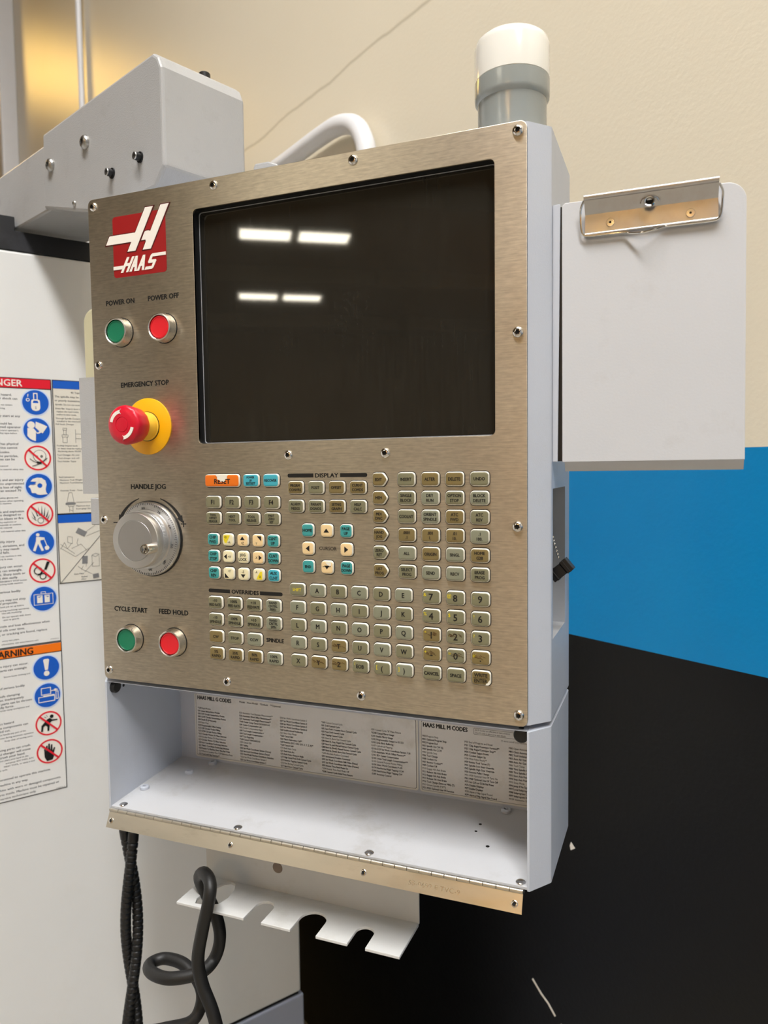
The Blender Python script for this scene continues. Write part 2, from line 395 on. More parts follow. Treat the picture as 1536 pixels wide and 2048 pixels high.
def place(name, me, parent=None, loc=(0, 0, 0), rotz=0.0):
    o = bpy.data.objects.new(name, me); COL.objects.link(o)
    o.parent = parent
    o.location = loc if parent else (loc[0], loc[1], loc[2] + ZO)
    o.rotation_euler = (0, 0, rotz)
    return o
def tag(o, label, cat, group=None):
    o['label'] = label; o['category'] = cat
    if group: o['group'] = group
    return o
def thing(name, label, cat, loc=(0, 0, 0), rotz=0.0, group=None):
    return tag(place(name, None, None, loc, rotz), label, cat, group)
def struct(o): o['kind'] = 'structure'; return o
def lbl(o, s): o['label'] = s; return o

def rrect(x0, x1, z0, z1, r, n=5):
    out = []
    for cx, cz, a in ((x1 - r, z1 - r, 0), (x0 + r, z1 - r, 90), (x0 + r, z0 + r, 180), (x1 - r, z0 + r, 270)):
        for i in range(n + 1):
            t = radians(a + 90 * i / n); out.append((cx + r * cos(t), cz + r * sin(t)))
    return out
def circ(cx, cz, r, n=32): return [(cx + r * cos(2 * pi * i / n), cz + r * sin(2 * pi * i / n)) for i in range(n)]
def ribbon(pts, w):
    """Outline of a stroke of width w along pts (2-D)."""
    P = [Vector(p) for p in pts]; L = []; R = []
    for i, p in enumerate(P):
        t = (P[min(i + 1, len(P) - 1)] - P[max(i - 1, 0)]).normalized(); nrm = Vector((-t.y, t.x)) * w / 2
        L.append(tuple(p + nrm)); R.append(tuple(p - nrm))
    return L + R[::-1]
mm = 0.001

# ================================================================== THE ROOM
WROT = radians(-32.7); WLOC = (1.10238, 0.16295, 0.0)
b = MB().box(-13.0, 6.0, 0.0, 0.2, -ZO, 4.6)
wall = struct(b.build('wall_back', 'wall', None, WLOC, WROT))
def chip(pts, nm, mk='white_ink'):
    return MB().prism(pts, -0.0004, 0.001).build(nm, mk, wall)
chip([(-0.796, -0.401), (-0.7875, -0.4085), (-0.7965, -0.4155), (-0.7985, -0.408)], 'paint_chip')
chip(ribbon([(-0.883, -0.690), (-0.862, -0.706), (-0.846, -0.714), (-0.83, -0.728)], 0.0042), 'paint_chip')
chip(ribbon([(-0.818, -0.735), (-0.80, -0.748), (-0.775, -0.752), (-0.742, -0.775)], 0.0062), 'paint_chip')
struct(MB().box(-14, 8, -24, 0.4, -ZO - 0.1, -ZO).build('floor', 'floor', None, WLOC, WROT))
struct(MB().box(-14, 8, -24, 0.4, 4.6, 4.7).build('ceiling', 'ceiling', None, WLOC, WROT))
struct(MB().box(-14, 8, -24.2, -24, -ZO, 4.6).build('wall_front', 'farwall', None, WLOC, WROT))
struct(MB().box(-14.2, -14, -24, 0.2, -ZO, 4.6).build('wall_left', 'farwall', None, WLOC, WROT))
struct(MB().box(8, 8.2, -24, -9.5, -ZO, 4.6).build('wall_right', 'bay', None, WLOC, WROT))
k = 0
for d in (6.4, 11.3, 16.2, 21.1):
    k += 1
    struct(MB().box(-14, 8, -d - 0.09, -d + 0.09, 4.25, 4.6).build('trim_%d' % k, 'truss', None, WLOC, WROT))
def wall_pt(x, y, z):
    return (WLOC[0] + x * cos(WROT) - y * sin(WROT), WLOC[1] + x * sin(WROT) + y * cos(WROT), z)
def lamp(x, d, label, mk='lamp', sx=0.91, sy=0.52, z=4.5):
    t = thing('ceiling_lamp', label, 'ceiling lamp', wall_pt(x, -d, z), WROT, 'ceiling lamp panels')
    sx /= 2; sy /= 2
    MB().prism(rrect(-sx - 0.03, sx + 0.03, -sy - 0.03, sy + 0.03, 0.02), 0.012, 0.1, 'z').build('housing', 'housing', t)
    MB().prism(rrect(-sx, sx, -sy, sy, 0.01), 0.0, 0.0115, 'z').build('diffuser', mk, t, bevel=(0.003, 1))
for i, d in enumerate((8.85, 13.75, 18.65)):
    for j, x in enumerate((-0.12, 0.96)):
        lamp(x, d, '%s ceiling panel lamp in %s row from the banded wall' % (('left', 'right')[j], ('second', 'third', 'fourth')[i]), 'lamp_far')
for j, x in enumerate((-0.3, 0.9, 2.1, 3.3)):  # right pair added, standing in for skylight from the upper right
    lamp(x, 1.95, '%s ceiling panel lamp in the row nearest the banded wall' % ('leftmost', 'second', 'third', 'added rightmost')[j], sy=0.6)
lamp(7.2, 12.5, 'added unseen fill panel lamp in the far right bay, nearer one', 'fill_bay')  # this one and the next are added unseen, warming the faceplate reflection
lamp(7.2, 16.0, 'added unseen fill panel lamp in the far right bay, farther one', 'fill_bay')
lamp(-8.7, 1.5, 'yellow sodium ceiling lamp far left beside the banded wall', 'warm', 1.3, 0.9)

cb = MB().tube([(-1.95, -0.03, 1.006), (-1.7, -0.03, 1.002), (-1.52, -0.03, 1.003), (-1.435, -0.03, 0.998), (-1.372, -0.03, 0.975), (-1.338, -0.03, 0.935), (-1.325, -0.03, 0.88), (-1.322, -0.03, 0.7), (-1.322, -0.03, 0.40)], 0.0215, 14, smooth_n=6)
cb = tag(cb.build('bent_conduit', 'pvc', None, WLOC, WROT), 'white bent conduit on the beige wall, elbow above the pendant top', 'pipe')
MB().box(-1.39, -1.254, -0.075, -0.001, 0.24, 0.405).build('junction_box', 'pvc', cb, bevel=(0.004, 2))
tag(MB().tube([(-3.63, -0.02, 4.4), (-3.63, -0.02, -1.2)], 0.0135, 12).build('wall_conduit', 'pvc', None, WLOC, WROT), 'thin white vertical conduit on the yellow-lit wall at upper left', 'pipe')
tag(MB().prism(rrect(-5.34, -5.235, -0.10, 0.0, 0.012), -1.2, 4.5, 'z').build('wall_post', 'pvc', None, WLOC, WROT), 'wide grey-white vertical post at the far upper left of the wall', 'post')

# ================================================================== THE MACHINE
MROT = radians(57.3); MLOC = (-0.42067, 0.01180, 0.0)
mc = thing('machine_cabinet', 'white milling machine cabinet with black top trim behind the pendant', 'machine', (MLOC[0], MLOC[1], -ZO), MROT)
def mz(z): return z + ZO
MB().box(-2.2, 0.652, 0.0, 1.3, mz(-0.7685), mz(0.5526)).build('side_panel', 'machine', mc, bevel=(0.004, 2))
MB().box(-2.2, 0.657, -0.002, 1.3, 0.0, mz(-0.7745)).build('lower_panel', 'machine_low', mc, bevel=(0.003, 2))
MB().box(-2.19, 0.648, 0.004, 1.29, mz(-0.7745), mz(-0.7685)).build('panel_joint', 'dark', mc)
MB().prism([(-2.2, mz(0.5527)), (0.652, mz(0.5527)), (0.652, mz(0.5815)), (0.2073, mz(0.5815)), (0.2073, mz(0.6015)), (-2.2, mz(0.6015))], 0.0, 0.03).build('top_trim', 'trim', mc, bevel=(0.001, 1))

def decal(name, label, u0, u1, z0, z1, mk):
    d = thing(name, label, 'decal', (MLOC[0] + sin(MROT) * 0.0002, MLOC[1] - cos(MROT) * 0.0002, 0.0), MROT)
    MB().prism([(u0, z0), (u1, z0), (u1, z1), (u0, z1)], -0.0004, 0.0).build('border', 'ink', d)
    e = 0.0012
    MB().prism([(u0 + e, z0 + e), (u1 - e, z0 + e), (u1 - e, z1 - e), (u0 + e, z1 - e)], -0.0006, -0.0004).build('sheet', mk, d)
    return d
CAPS = {'L': 0.0031, 'S': 0.0021, 'M': 0.0027, 'X': 0.0013}
def dec_lines(d, rows, align, left=None, mk='text_dec'):
    t = MB(); last = None
    for s, u, z, c in rows:
        u *= mm; z *= mm
        if last is not None and last - z > 0.0085:      # a new paragraph
            t.build('lettering', mk, d, flat=True, recalc=False); t = MB()
        last = z
        cap = CAPS[c]
        t.text(s, u, z, cap, y=-0.0008, align=align, maxw=(u - left) if left is not None else None, squeeze=1.12, bold=0.011)
    t.build('lettering', mk, d, flat=True, recalc=False)
def picto(d, cx, cz, ban=False):
    cx *= mm; cz *= mm
    if ban:
        b = MB().prism(circ(0, 0, 0.0203, 40), -0.0008, -0.0006, mi=0)
        b.prism(circ(0, 0, 0.0186, 40), -0.0010, -0.0008, mi=1, holes=[circ(0, 0, 0.0163, 40)])
        o = b.build('pictogram', ['white_ink', 'red_dec'], d, (cx, 0, cz))
        MB().prism(ribbon([(-0.0125, 0.0125), (0.0125, -0.0125)], 0.0026), -0.0016, -0.0014).build('red_slash', 'red_dec', o)
    else:
        b = MB().prism(circ(0, 0, 0.0203, 40), -0.0008, -0.0006, mi=0).prism(circ(0, 0, 0.0182, 40), -0.0010, -0.0008, mi=1)
        o = b.build('pictogram', ['halo', 'blue_dec'], d, (cx, 0, cz))
    return o
def sym(o, polys, mk='white_ink'):
    b = MB()
    for p in polys:
        holes = ()
        if isinstance(p, dict): p, holes = p['p'], [[(x * mm, z * mm) for x, z in h] for h in p['h']]
        b.prism([(x * mm, z * mm) for x, z in p], -0.0013, -0.0010, holes=holes)
    return b.build('symbol', mk, o)

dg = decal('safety_decal', 'red-headed DANGER decal with eight round pictograms on the white cabinet', 0.1165, 0.2478, -0.0290, 0.3690, 'sheet')
MB().prism([(0.1177, 0.3545), (0.2466, 0.3545), (0.2466, 0.3678), (0.1177, 0.3678)], -0.0008, -0.0006).build('header_bar', 'red_dec', dg)
MB().prism([(0.1177, 0.3533), (0.2466, 0.3533), (0.2466, 0.3545), (0.1177, 0.3545)], -0.0008, -0.0006).build('header_line', 'ink', dg)
MB().text('DANGER', 0.208, 0.3612, 0.0092, y=-0.0010, align='r', bold=0.02, width=0.054).build('header_lettering', 'white_ink', dg, flat=True, recalc=False)
dec_lines(dg, [
("Electrocution hazard.",193.4,343.6,"L"),("Death by electric shock can",200.7,338.3,"L"),("off and lock out system",193.6,328.9,"S"),("before servicing.",184.1,323.8,"S"),
("Machine may start at any",203.4,313.0,"L"),("operation could be",192.0,301.7,"L"),("Only a trained operator",203.8,296.7,"L"),("Read and understand operator's",200.2,291.7,"S"),
("manual and safety signs before",198.2,287.7,"S"),("Dust has physical",199.4,272.2,"L"),("Machine cannot",198.1,266.5,"L"),("contain toxins.",187.8,260.1,"L"),("airborne particles,",198.5,254.4,"L"),
("and gases can be",193.9,249.6,"L"),("hazardous material",184.4,239.8,"S"),("Follow material safety data",204.9,234.8,"S"),("Eye and ear injury",204.3,219.4,"L"),("into unprotected",204.8,213.9,"L"),
("cause loss of sight.",202.2,208.5,"L"),("can exceed 70",200.5,203.6,"L"),("Wear safety glasses and",195.9,193.1,"S"),("protection when operating",203.1,188.5,"S"),("the machine.",187.3,184.9,"S"),
("Fire and explosion",203.3,172.8,"L"),("is not designed to",198.9,168.0,"L"),("contain blasts or fire",202.3,162.6,"L"),("any explosive or",192.7,157.6,"S"),("materials or coolants.",199.4,153.4,"S"),
("specific material",186.2,149.3,"S"),("and material safety data",204.3,144.0,"S"),("Bodily injury",189.2,128.8,"L"),("cuts, abrasions, and",201.6,122.6,"L"),("injury may result",194.9,117.5,"L"),
("slips and falls.",181.5,112.9,"L"),("Do not use machine in wet,",197.6,107.3,"S"),("or poorly lit areas.",185.7,103.0,"S"),("Severe injury can occur.",198.7,91.7,"L"),("Parts can entangle,",197.2,85.9,"L"),
("and cut. Sharp tools or",201.6,80.4,"L"),("can cut skin easily.",191.5,75.2,"L"),("EMERGENCY STOP button",203.0,70.1,"S"),("reaching inside machine.",197.8,66.3,"S"),("Risk of serious bodily",194.1,54.6,"L"),
("enclosure may not stop",200.4,42.5,"L"),("all types of projectile.",189.6,37.9,"L"),("Check job set up before",197.6,32.6,"S"),("starting machining operations",204.6,27.2,"S"),("Use safe machining",194.1,23.3,"S"),
("Do not operate with doors",206.4,17.4,"S"),("open or guards",190.3,13.4,"S"),("become brittle and lose effectiveness when",232.3,3.8,"L"),("coolants and oils over time.",197.5,-2.0,"L"),
("If crazing, or cracking are found, replace",228.3,-8.0,"L"),("every two years.",189.7,-17.7,"S"),("information, visit www.haascnc.com",215.7,-22.8,"S"),("29-0769 Rev J",244.6,-24.1,"X")], 'r', 0.1195)
ICX = 225.2
o = picto(dg, ICX, 333.8)
sym(o, [{'p': [(-6, 1), (-5.5, 3.5), (-2.8, 4.5), (2.8, 4.5), (5.5, 3.5), (6, 1), (6.3, -8), (4.5, -11.5), (0, -12.8), (-4.5, -11.5), (-6.3, -8)], 'h': [[(-4, 0), (-2.6, 2.6), (2.6, 2.6), (4, 0), (3.4, -1), (-3.4, -1)]]},
        {'p': [(-3, 4.5), (-3, 14), (3, 14), (3, 4.5)], 'h': [[(-1.7, 4.6), (-1.7, 12.6), (1.7, 12.6), (1.7, 4.6)]]}, [(-11, 8), (-10, 8), (-9.4, 12), (-10.6, 12)], {'p': circ(-10.5, 3.6, 2.6, 16), 'h': [circ(-10.5, 3.6, 1.5, 16)]}])
sym(o, [[(-0.6, -9.6), (0.8, -9.6), (0.4, -7.5), (1.2, -5.6), (-1.0, -5.6), (-0.5, -7.5)]], 'blue_dec')
o = picto(dg, ICX, 292.3)
sym(o, [circ(-7.4, 8, 5.2, 24), [(-13, -8), (-12.5, 3.5), (-9.5, 3.2), (-4, 2.8), (-1, -1), (0.2, -5), (3.5, -4.5), (7, -2), (5, 1), (2.2, -3), (-1.2, -2.8), (-1.8, -15.8), (-6, -14.6), (-10, -12)], [(-0.8, 13.2), (4, 11), (8, 9.5), (14.8, 6.2), (8, -4.2), (3.5, -1), (-2, 4.5)]])
o = picto(dg, ICX, 251.3, True)
sym(o, [circ(2.5, 3, 8.6, 24)], 'white_ink'); sym(o, [circ(-1.5, 2.2, 1.9, 12), circ(5.2, 2.4, 2.0, 12), ribbon([(-11, -1), (-7, -4), (0, -8), (5, -9)], 0.7), ribbon([(13, 0), (8, -5), (2, -9), (-8, -12)], 0.7), {'p': circ(2.5, 3, 9, 24), 'h': [circ(2.5, 3, 8.4, 24)]}, [(-2, -6), (5, -6), (4.2, -8.6), (-1.2, -8.6)], [(1, -2.4), (2.3, -2.4), (1.6, -0.6)]], 'ink')
o = picto(dg, ICX, 209.4)
sym(o, [{'p': [(-11.5, 7), (-8, 10.8), (-2, 12.6), (4, 12), (9, 8), (10.6, 2), (9, -5), (9.8, -10), (12, -12.6), (1, -13.4), (-3, -12.5), (-5, -10.5), (-10, -10.2), (-11, -7), (-12, -3), (-14.5, -1), (-12.5, 1.6), (-6, 3.4), (-3, 6.4)], 'h': [circ(1.2, 0.6, 3.5, 18)]}, ribbon([(-0.6, 12.4), (0.4, 7), (-3.6, 2.4)], 0.9)])
sym(o, [[(-11, 4.8), (-6, 5.4), (-4, 3), (-7.5, 0.8), (-11, 1.6)]], 'blue_dec')
o = picto(dg, ICX, 167.3, True)
sym(o, [[(x0, z0), (x1, z1), (x0 + w, z0 - 0.4)] for x0, z0, x1, z1, w in ((-8, -6, -12, 5, 2), (-4.5, -3, -7.5, 8, 2.0), (-1.5, -2, -2.5, 11, 2), (1.5, -2, 2.5, 13, 2), (4.5, -3, 7, 10, 2), (7.5, -5, 12, 6, 2), (-7, -9, -12.4, -3, 2), (9, -8, 13.6, -1, 1.6))] + [{'p': circ(0.5, -9.5, 4.4, 16), 'h': [circ(0.5, -9.5, 3.8, 16)]}], 'text_dec')
o = picto(dg, ICX, 124.2)
sym(o, [circ(-4.5, 12, 2.5, 16), [(-6.8, 9), (-2.6, 8.8), (4.6, 7.5), (5.2, 4.2), (-1, 3.6), (-1.4, 1), (3.2, -12), (0, -12.8), (-4.6, -1.5), (-8.6, -12.6), (-12, -11.5), (-7.4, 2)], ribbon([(3.6, 7), (8, -6)], 1.2), [(5, -6), (9.4, -5), (11.2, -8.4), (9.6, -11.2), (6, -11.6), (4.4, -8.8)]])
o = picto(dg, ICX, 81.7, True)
sym(o, [{'p': [(-6 + (6.6 if i % 2 else 5.4) * cos(2 * pi * i / 36), 0.3 + (6.6 if i % 2 else 5.4) * sin(2 * pi * i / 36)) for i in range(36)], 'h': [circ(-6, 0.3, 4.6, 20)]},
        {'p': [(0.5 + (5.2 if i % 2 else 4.2) * cos(2 * pi * i / 30), -8.6 + (5.2 if i % 2 else 4.2) * sin(2 * pi * i / 30)) for i in range(30)], 'h': [circ(0.5, -8.6, 3.5, 20)]},
        [(2.4, 1.6), (6.6, 13.6), (10.6, 12.6), (5.6, 0.6)], [(-8, -8), (-1, -4.6), (3, 0.6), (0.6, 1.6), (-3.4, -3.6)]], 'ink')
o = picto(dg, ICX, 39.0)
fr = lambda x0, x1, z0, z1, e: {'p': [(x0, z0), (x1, z0), (x1, z1), (x0, z1)], 'h': [[(x0 + e, z0 + e), (x1 - e, z0 + e), (x1 - e, z1 - e), (x0 + e, z1 - e)]]}
sym(o, [fr(-13.5, 13.5, -9, 7.6, 0.7), fr(-3.6, 3.4, 7.2, 10.8, 0.7), [(-9, -6), (-1.4, -6), (-1.4, 5.4), (-9, 5.4)], [(1.4, -6), (8.6, -6), (8.6, 5.4), (1.4, 5.4)]])
sym(o, [[(-8.4, 3.4), (-2, 4.4), (-6, 1.8)], [(8, 3.4), (2, 4.4), (6, 1.8)]], 'blue_dec')

wn = decal('safety_decal', 'orange-headed WARNING decal with four round pictograms on the white cabinet', 0.1165, 0.2482, -0.2595, -0.0298, 'sheet')
MB().prism([(0.1177, -0.0438), (0.247, -0.0438), (0.247, -0.0312), (0.1177, -0.0312)], -0.0008, -0.0006).build('header_bar', 'orange_dec', wn)
MB().prism([(0.1177, -0.0450), (0.247, -0.0450), (0.247, -0.0438), (0.1177, -0.0438)], -0.0008, -0.0006).build('header_line', 'ink', wn)
MB().text('WARNING', 0.2075, -0.0378, 0.0094, y=-0.0010, align='r', bold=0.03, width=0.060).build('header_lettering', 'ink', wn, flat=True, recalc=False)
dec_lines(wn, [
("Severe injury can occur.",200.3,-55.5,"L"),("Moving parts can entangle",197.9,-61.6,"L"),("Secure loose clothing and",202.2,-71.5,"S"),("Risk of serious bodily",194.3,-88.3,"L"),("Use safe clamping",187.1,-100.0,"L"),
("practices. Inadequately",192.5,-105.6,"L"),("clamped parts can be thrown",203.3,-111.4,"L"),("with deadly force.",178.6,-116.5,"L"),("Securely clamp workpieces and",199.2,-121.3,"S"),("Impact hazard",177.4,-140.9,"L"),
("Machine components can",196.4,-147.0,"L"),("crush and cut.",172.1,-152.1,"L"),("Do not handle any part of the",193.1,-157.4,"S"),("machine during automatic operation",203.5,-162.4,"S"),("Keep clear of moving parts.",202.4,-167.4,"S"),
("Moving parts can crush.",199.0,-180.4,"L"),("Tool changer will move",198.5,-186.2,"L"),("and crush your hand.",190.8,-191.4,"L"),("Never place your hand on the",195.1,-196.4,"S"),("and press ATC FWD, ATC",202.4,-201.1,"S"),
("NEXT TOOL, or cause a tool",203.6,-205.8,"S"),("change cycle.",166.4,-210.4,"S"),("trained personnel to operate this machine.",225.3,-224.8,"L"),("modify machine in any way.",193.5,-232.6,"L"),
("machine with worn or damaged components.",239.7,-240.4,"L"),("parts inside. Machine must be repaired or",236.7,-247.2,"L"),("by service technicians only.",204.2,-253.4,"L"),("29-0770 Rev K",245.1,-257.0,"X")], 'r', 0.1195)
o = picto(wn, ICX, -67.0)
sym(o, [[(-4.2, 12), (-2.6, 13.6), (2.6, 13.6), (4.2, 12), (2, -3.4), (-2, -3.4)], circ(0, -8.6, 4.0, 20)])
o = picto(wn, ICX, -109.6)
sym(o, [fr(-9, 5, 1, 12, 1.0), fr(-13, 10.5, -10, -1.2, 1.0), [(-6, -1.2), (10, -1.2), (10, 0.2), (-6, 0.2)], [(5, 5.4), (15, 6.2), (15, 7.2), (5, 6.6)], fr(11.5, 15.6, -8, 4.6, 1.0), [(9.6, 5), (13, 5), (13, 8.4), (9.6, 8.4)]])
o = picto(wn, ICX, -153.1, True)
sym(o, [circ(4.6, 10, 2.7, 16), [(-7, 1), (-2, 6.4), (1.6, 8), (5, 5), (12.6, 4.4), (12.6, 2.8), (4.6, 2.6), (1, -0.4), (1.2, -4), (0.4, -11.6), (-2.2, -11.6), (-2, -5), (-4.6, -2.6), (-7.6, -4.6), (-8.4, -11.4), (-11.2, -11.4), (-10.2, -2)], ribbon([(-3, 13), (-1, 10)], 0.6), ribbon([(-6, 11), (-3, 9)], 0.6)], 'ink')
o = picto(wn, ICX, -196.8, True)
sym(o, [[(-7.6, -8), (-8, 4.6), (-6, 5), (-5.4, 0), (-5, 9.4), (-3, 9.6), (-2.6, 1), (-1.8, 12), (0.4, 12), (0.8, 1.4), (2, 10.4), (4, 10), (3.8, 0), (6, 5), (7.8, 4.4), (5.6, -3.6), (5.4, -9), (3.6, -13.6), (-4.4, -14.4)]], 'ink')

sd = decal('information_decal', 'cream tool information decal with blue header bar beside the pendant edge', 0.2490, 0.40, 0.1655, 0.3690, 'sheet2')
MB().prism([(0.2502, 0.3560), (0.3988, 0.3560), (0.3988, 0.3678), (0.2502, 0.3678)], -0.0008, -0.0006).build('header_bar', 'blue_dec', sd)
dec_lines(sd, [("40 Taper Tooling",274.9,350.8,"M"),("The spindle may be damaged by dirty",252.0,344.1,"M"),("or poorly maintained tooling.",251.8,338.2,"M"),("Spindle: Do not use tools",252.5,332.1,"S"),("Draw Bar: Inspect draw bar",252.5,326.0,"S"),
("replace the tool holder",254.0,321.4,"S"),("and/or broken tools.",253.8,316.9,"S"),("Through Spindle Coolant:",252.3,311.2,"S"),("installed in the tool holder",254.0,306.9,"S"),("Pull Studs (Torque",252.2,302.4,"S"),("Tooling: Inspect tools",252.1,270.0,"S"),
("or dents must be replaced",253.7,265.6,"S"),("Machining above 10,000",253.8,261.4,"S"),("Tool Changer: An over",252.4,255.8,"S"),("Tool changer arm will",253.6,251.0,"S"),("Tool Holder Types",252.6,246.1,"S"),("Tool Limitations",253.2,222.1,"S"),
("Maximum Tool Weight",254.9,217.5,"S"),("Maximum Tool Diameter",254.8,213.4,"S"),("Oversize Tools - Tools",254.9,201.5,"S"),("Maximum tool",277.2,177.3,"S"),("from gauge line",277.0,173.1,"S")], 'l')
def lines(d, name, polys, mk='text_dec', w=0.35):
    b = MB()
    for p in polys:
        for q0, q1 in zip(p[:-1], p[1:]): b.prism([(x * mm, z * mm) for x, z in ribbon([q0, q1], w)], -0.0009, -0.0007)
    return b.build(name, mk, d)
lines(sd, 'line_drawing', [[(262, 296.5), (267.3, 296.5), (267.3, 293.5), (262, 293.5), (262, 296.5)], [(263, 293.5), (263, 286.4)], [(266.4, 293.5), (266.4, 286.4)], [(260.4, 286.4), (269.1, 286.4), (269.1, 283), (260.4, 283), (260.4, 286.4)], [(261.4, 283), (261.4, 274.6), (267.6, 274.6), (267.6, 283)], [(280, 295), (280, 274)], [(280, 288), (290, 288)], [(280, 281), (290, 281)]])
lines(sd, 'line_drawing', [[(267.1, 198), (271.6, 198), (274, 183.3), (263.8, 183.3), (267.1, 198)], [(265, 179), (266, 176.9), (273.2, 176.9), (274, 179)], [(267.1, 176.5), (267.1, 167.5)], [(272.2, 176.5), (272.2, 167.5)], [(267.1, 172), (272.2, 170)], [(277, 183), (300, 183)]])
MB().prism([(0.2618, 0.1796), (0.2762, 0.1796), (0.2762, 0.1828), (0.2618, 0.1828)], -0.0009, -0.0007).build('line_drawing', 'grey_dec', sd)
fd = decal('information_decal', 'cream filter diagram decal with blue header and diagonal line, left of jog dial', 0.2490, 0.40, 0.0590, 0.1655, 'sheet2')
MB().prism([(0.2502, 0.1520), (0.3988, 0.1520), (0.3988, 0.1645), (0.2502, 0.1645)], -0.0008, -0.0006).build('header_bar', 'blue_dec', fd)
lines(fd, 'line_drawing', [[(250.7, 60.2), (309.2, 127.3), (330, 151)]], 'text_dec', 0.7)
lines(fd, 'line_drawing', [[(262.6, 130.9), (262.6, 122), (269.5, 119.4), (269.5, 130), (262.6, 130.9)], [(251.7, 114), (273, 99.1), (293.5, 110.9)], [(251.7, 120), (262, 112), (272, 104)], [(252, 112), (258, 122), (262, 112), (268, 120)], [(268, 112), (282, 118), (290, 108)], [(278, 127), (276, 120), (278, 116)], [(290, 137), (309, 150)], [(290, 130), (312, 138)], [(297.4, 99.4), (297.4, 82), (308.2, 81.5), (308.2, 101)], [(297.4, 99.4), (303, 102), (308.2, 100)], [(297.4, 99.4), (303, 96.5), (308.2, 100)], [(276, 84), (283, 78), (297, 70)], [(286, 74), (300, 88)], [(281, 78), (284, 84)], [(288, 82), (289, 88)]], 'text_dec', 0.3)
lines(fd, 'line_drawing', [[(276.7, 140), (289.5, 132.5)]], 'grey_dec', 8.5)
lines(fd, 'line_drawing', [[(287.2, 99), (286.6, 87)]], 'grey_dec', 8.0)
lines(fd, 'line_drawing', [[(298, 66), (307, 67)]], 'grey_dec', 7.0)
dec_lines(fd, [("Gate Filter", 270, 72, 'S'), ("Basket", 281, 67, 'S'), ("Filter", 281, 63.2, 'S')], 'l')

# ================================================================== THE SUPPORT ARM
AROT = radians(-21.0)
arm = thing('support_arm', 'grey steel support arm with bolted angular housing above the pendant', 'support arm', (0.0671, 0.0437, 0.0), AROT)
prof = [(-0.302, 0.6878), (-0.0164, 0.6878), (-0.006, 0.680), (0.0, 0.6673), (0.0, 0.5624), (-0.0196, 0.5438), (-0.138, 0.5438), (-0.3056, 0.5896)]
MB().prism(prof, 0.0, 0.111).build('housing', 'arm', arm, bevel=(0.004, 3))
MB().box(-1.5, -0.16, 0.004, 0.107, 0.5873, 0.6763).build('arm_tube', 'arm', arm, bevel=(0.003, 2))
def dome(r, h, hole, prof_hex=True, seg=24):
    """Button head screw with a recessed socket, on the plane y = 0 facing -y."""
    pr = [(r, 0.0), (r, h * 0.18), (r * 0.93, h * 0.5), (r * 0.76, h * 0.82), (r * 0.55, h * 0.97), (hole, h), (hole * 0.92, h * 0.35)]
    def rf(k, t): return 1.0 if k < 5 else (1 + 0.17 * cos(6 * t))
    return MB().lathe(pr, seg=seg, rf=rf, mis=[0, 0, 0, 0, 0, 0, 1])
big = dome(0.0088, 0.0065, 0.0036).mesh('button_head_bolt', ['boltsteel', 'dark'])
sml = MB().lathe([(0.0062, 0), (0.0062, 0.0018), (0.0045, 0.0018), (0.0045, 0.0075), (0.0039, 0.0085), (0.0022, 0.0085), (0.0020, 0.004)], seg=20, mis=[1, 1, 1, 0, 0, 0, 2]).mesh('cap_screw', ['boltsteel', 'black', 'dark'])
tin = dome(0.0034, 0.003, 0.0013).mesh('small_screw', ['boltsteel', 'dark'])
for me, nm_, a, z in ((big, 'button_head_bolt', 0.1775, 0.6397), (big, 'button_head_bolt', 0.277, 0.6397), (sml, 'cap_screw', 0.0485, 0.5845), (sml, 'cap_screw', 0.1136, 0.5846), (tin, 'small_screw', 0.2133, 0.5742)):
    place(nm_, me, arm, (-a, 0.0002, z))
MB().lathe([(0.0088, 0), (0.0088, 0.003), (0.0068, 0.0032), (0.0068, 0.0095), (0.006, 0.0105), (0.003, 0.0105), (0.003, 0.006)], (0, 0, 0), 'z', 20).build('hex_socket_bolt', 'black', arm, (-0.030, 0.076, 0.6877))
MB().lathe([(0.030, 0.0), (0.030, 0.0235)], (0, 0, 0), 'z', 32).build('pivot_post', 'arm', arm, (-0.058, 0.040, 0.5203))

# ================================================================== THE CONTROL PENDANT
pend = thing('control_pendant', 'grey control pendant with brushed steel faceplate, dark screen and keypad', 'control panel')
X1 = W + 0.0173; YB = 0.141
def arc3(p, a, b_, r):
    """Round the corner at p between neighbours a and b_."""
    P_, A_, B_ = Vector(p), Vector(a), Vector(b_)
    u, v = (A_ - P_).normalized(), (B_ - P_).normalized()
    ang = u.angle(v); d = r / math.tan(ang / 2); s, e = P_ + u * d, P_ + v * d
    return [tuple((1 - t) ** 2 * s + 2 * t * (1 - t) * P_ + t * t * e) for t in (0, 0.25, 0.5, 0.75, 1)]
def shell_plan(ins=0.0, y0=0.0026):
    c = [(0.0 + ins, y0), (W - ins, y0), (X1 - ins, 0.0215 + ins * 0.4), (X1 - ins, YB - ins), (-0.0173 + ins, YB - ins), (-0.0173 + ins, 0.0215 + ins * 0.4)]
    out = []
    for i, p in enumerate(c):
        out += arc3(p, c[i - 1], c[(i + 1) % 6], 0.0045 if i != 0 and i != 1 else 0.002)
    return out
SX0, SX1, SZ0, SZ1 = 0.1337, 0.4425, 0.2569, 0.4923      # screen opening
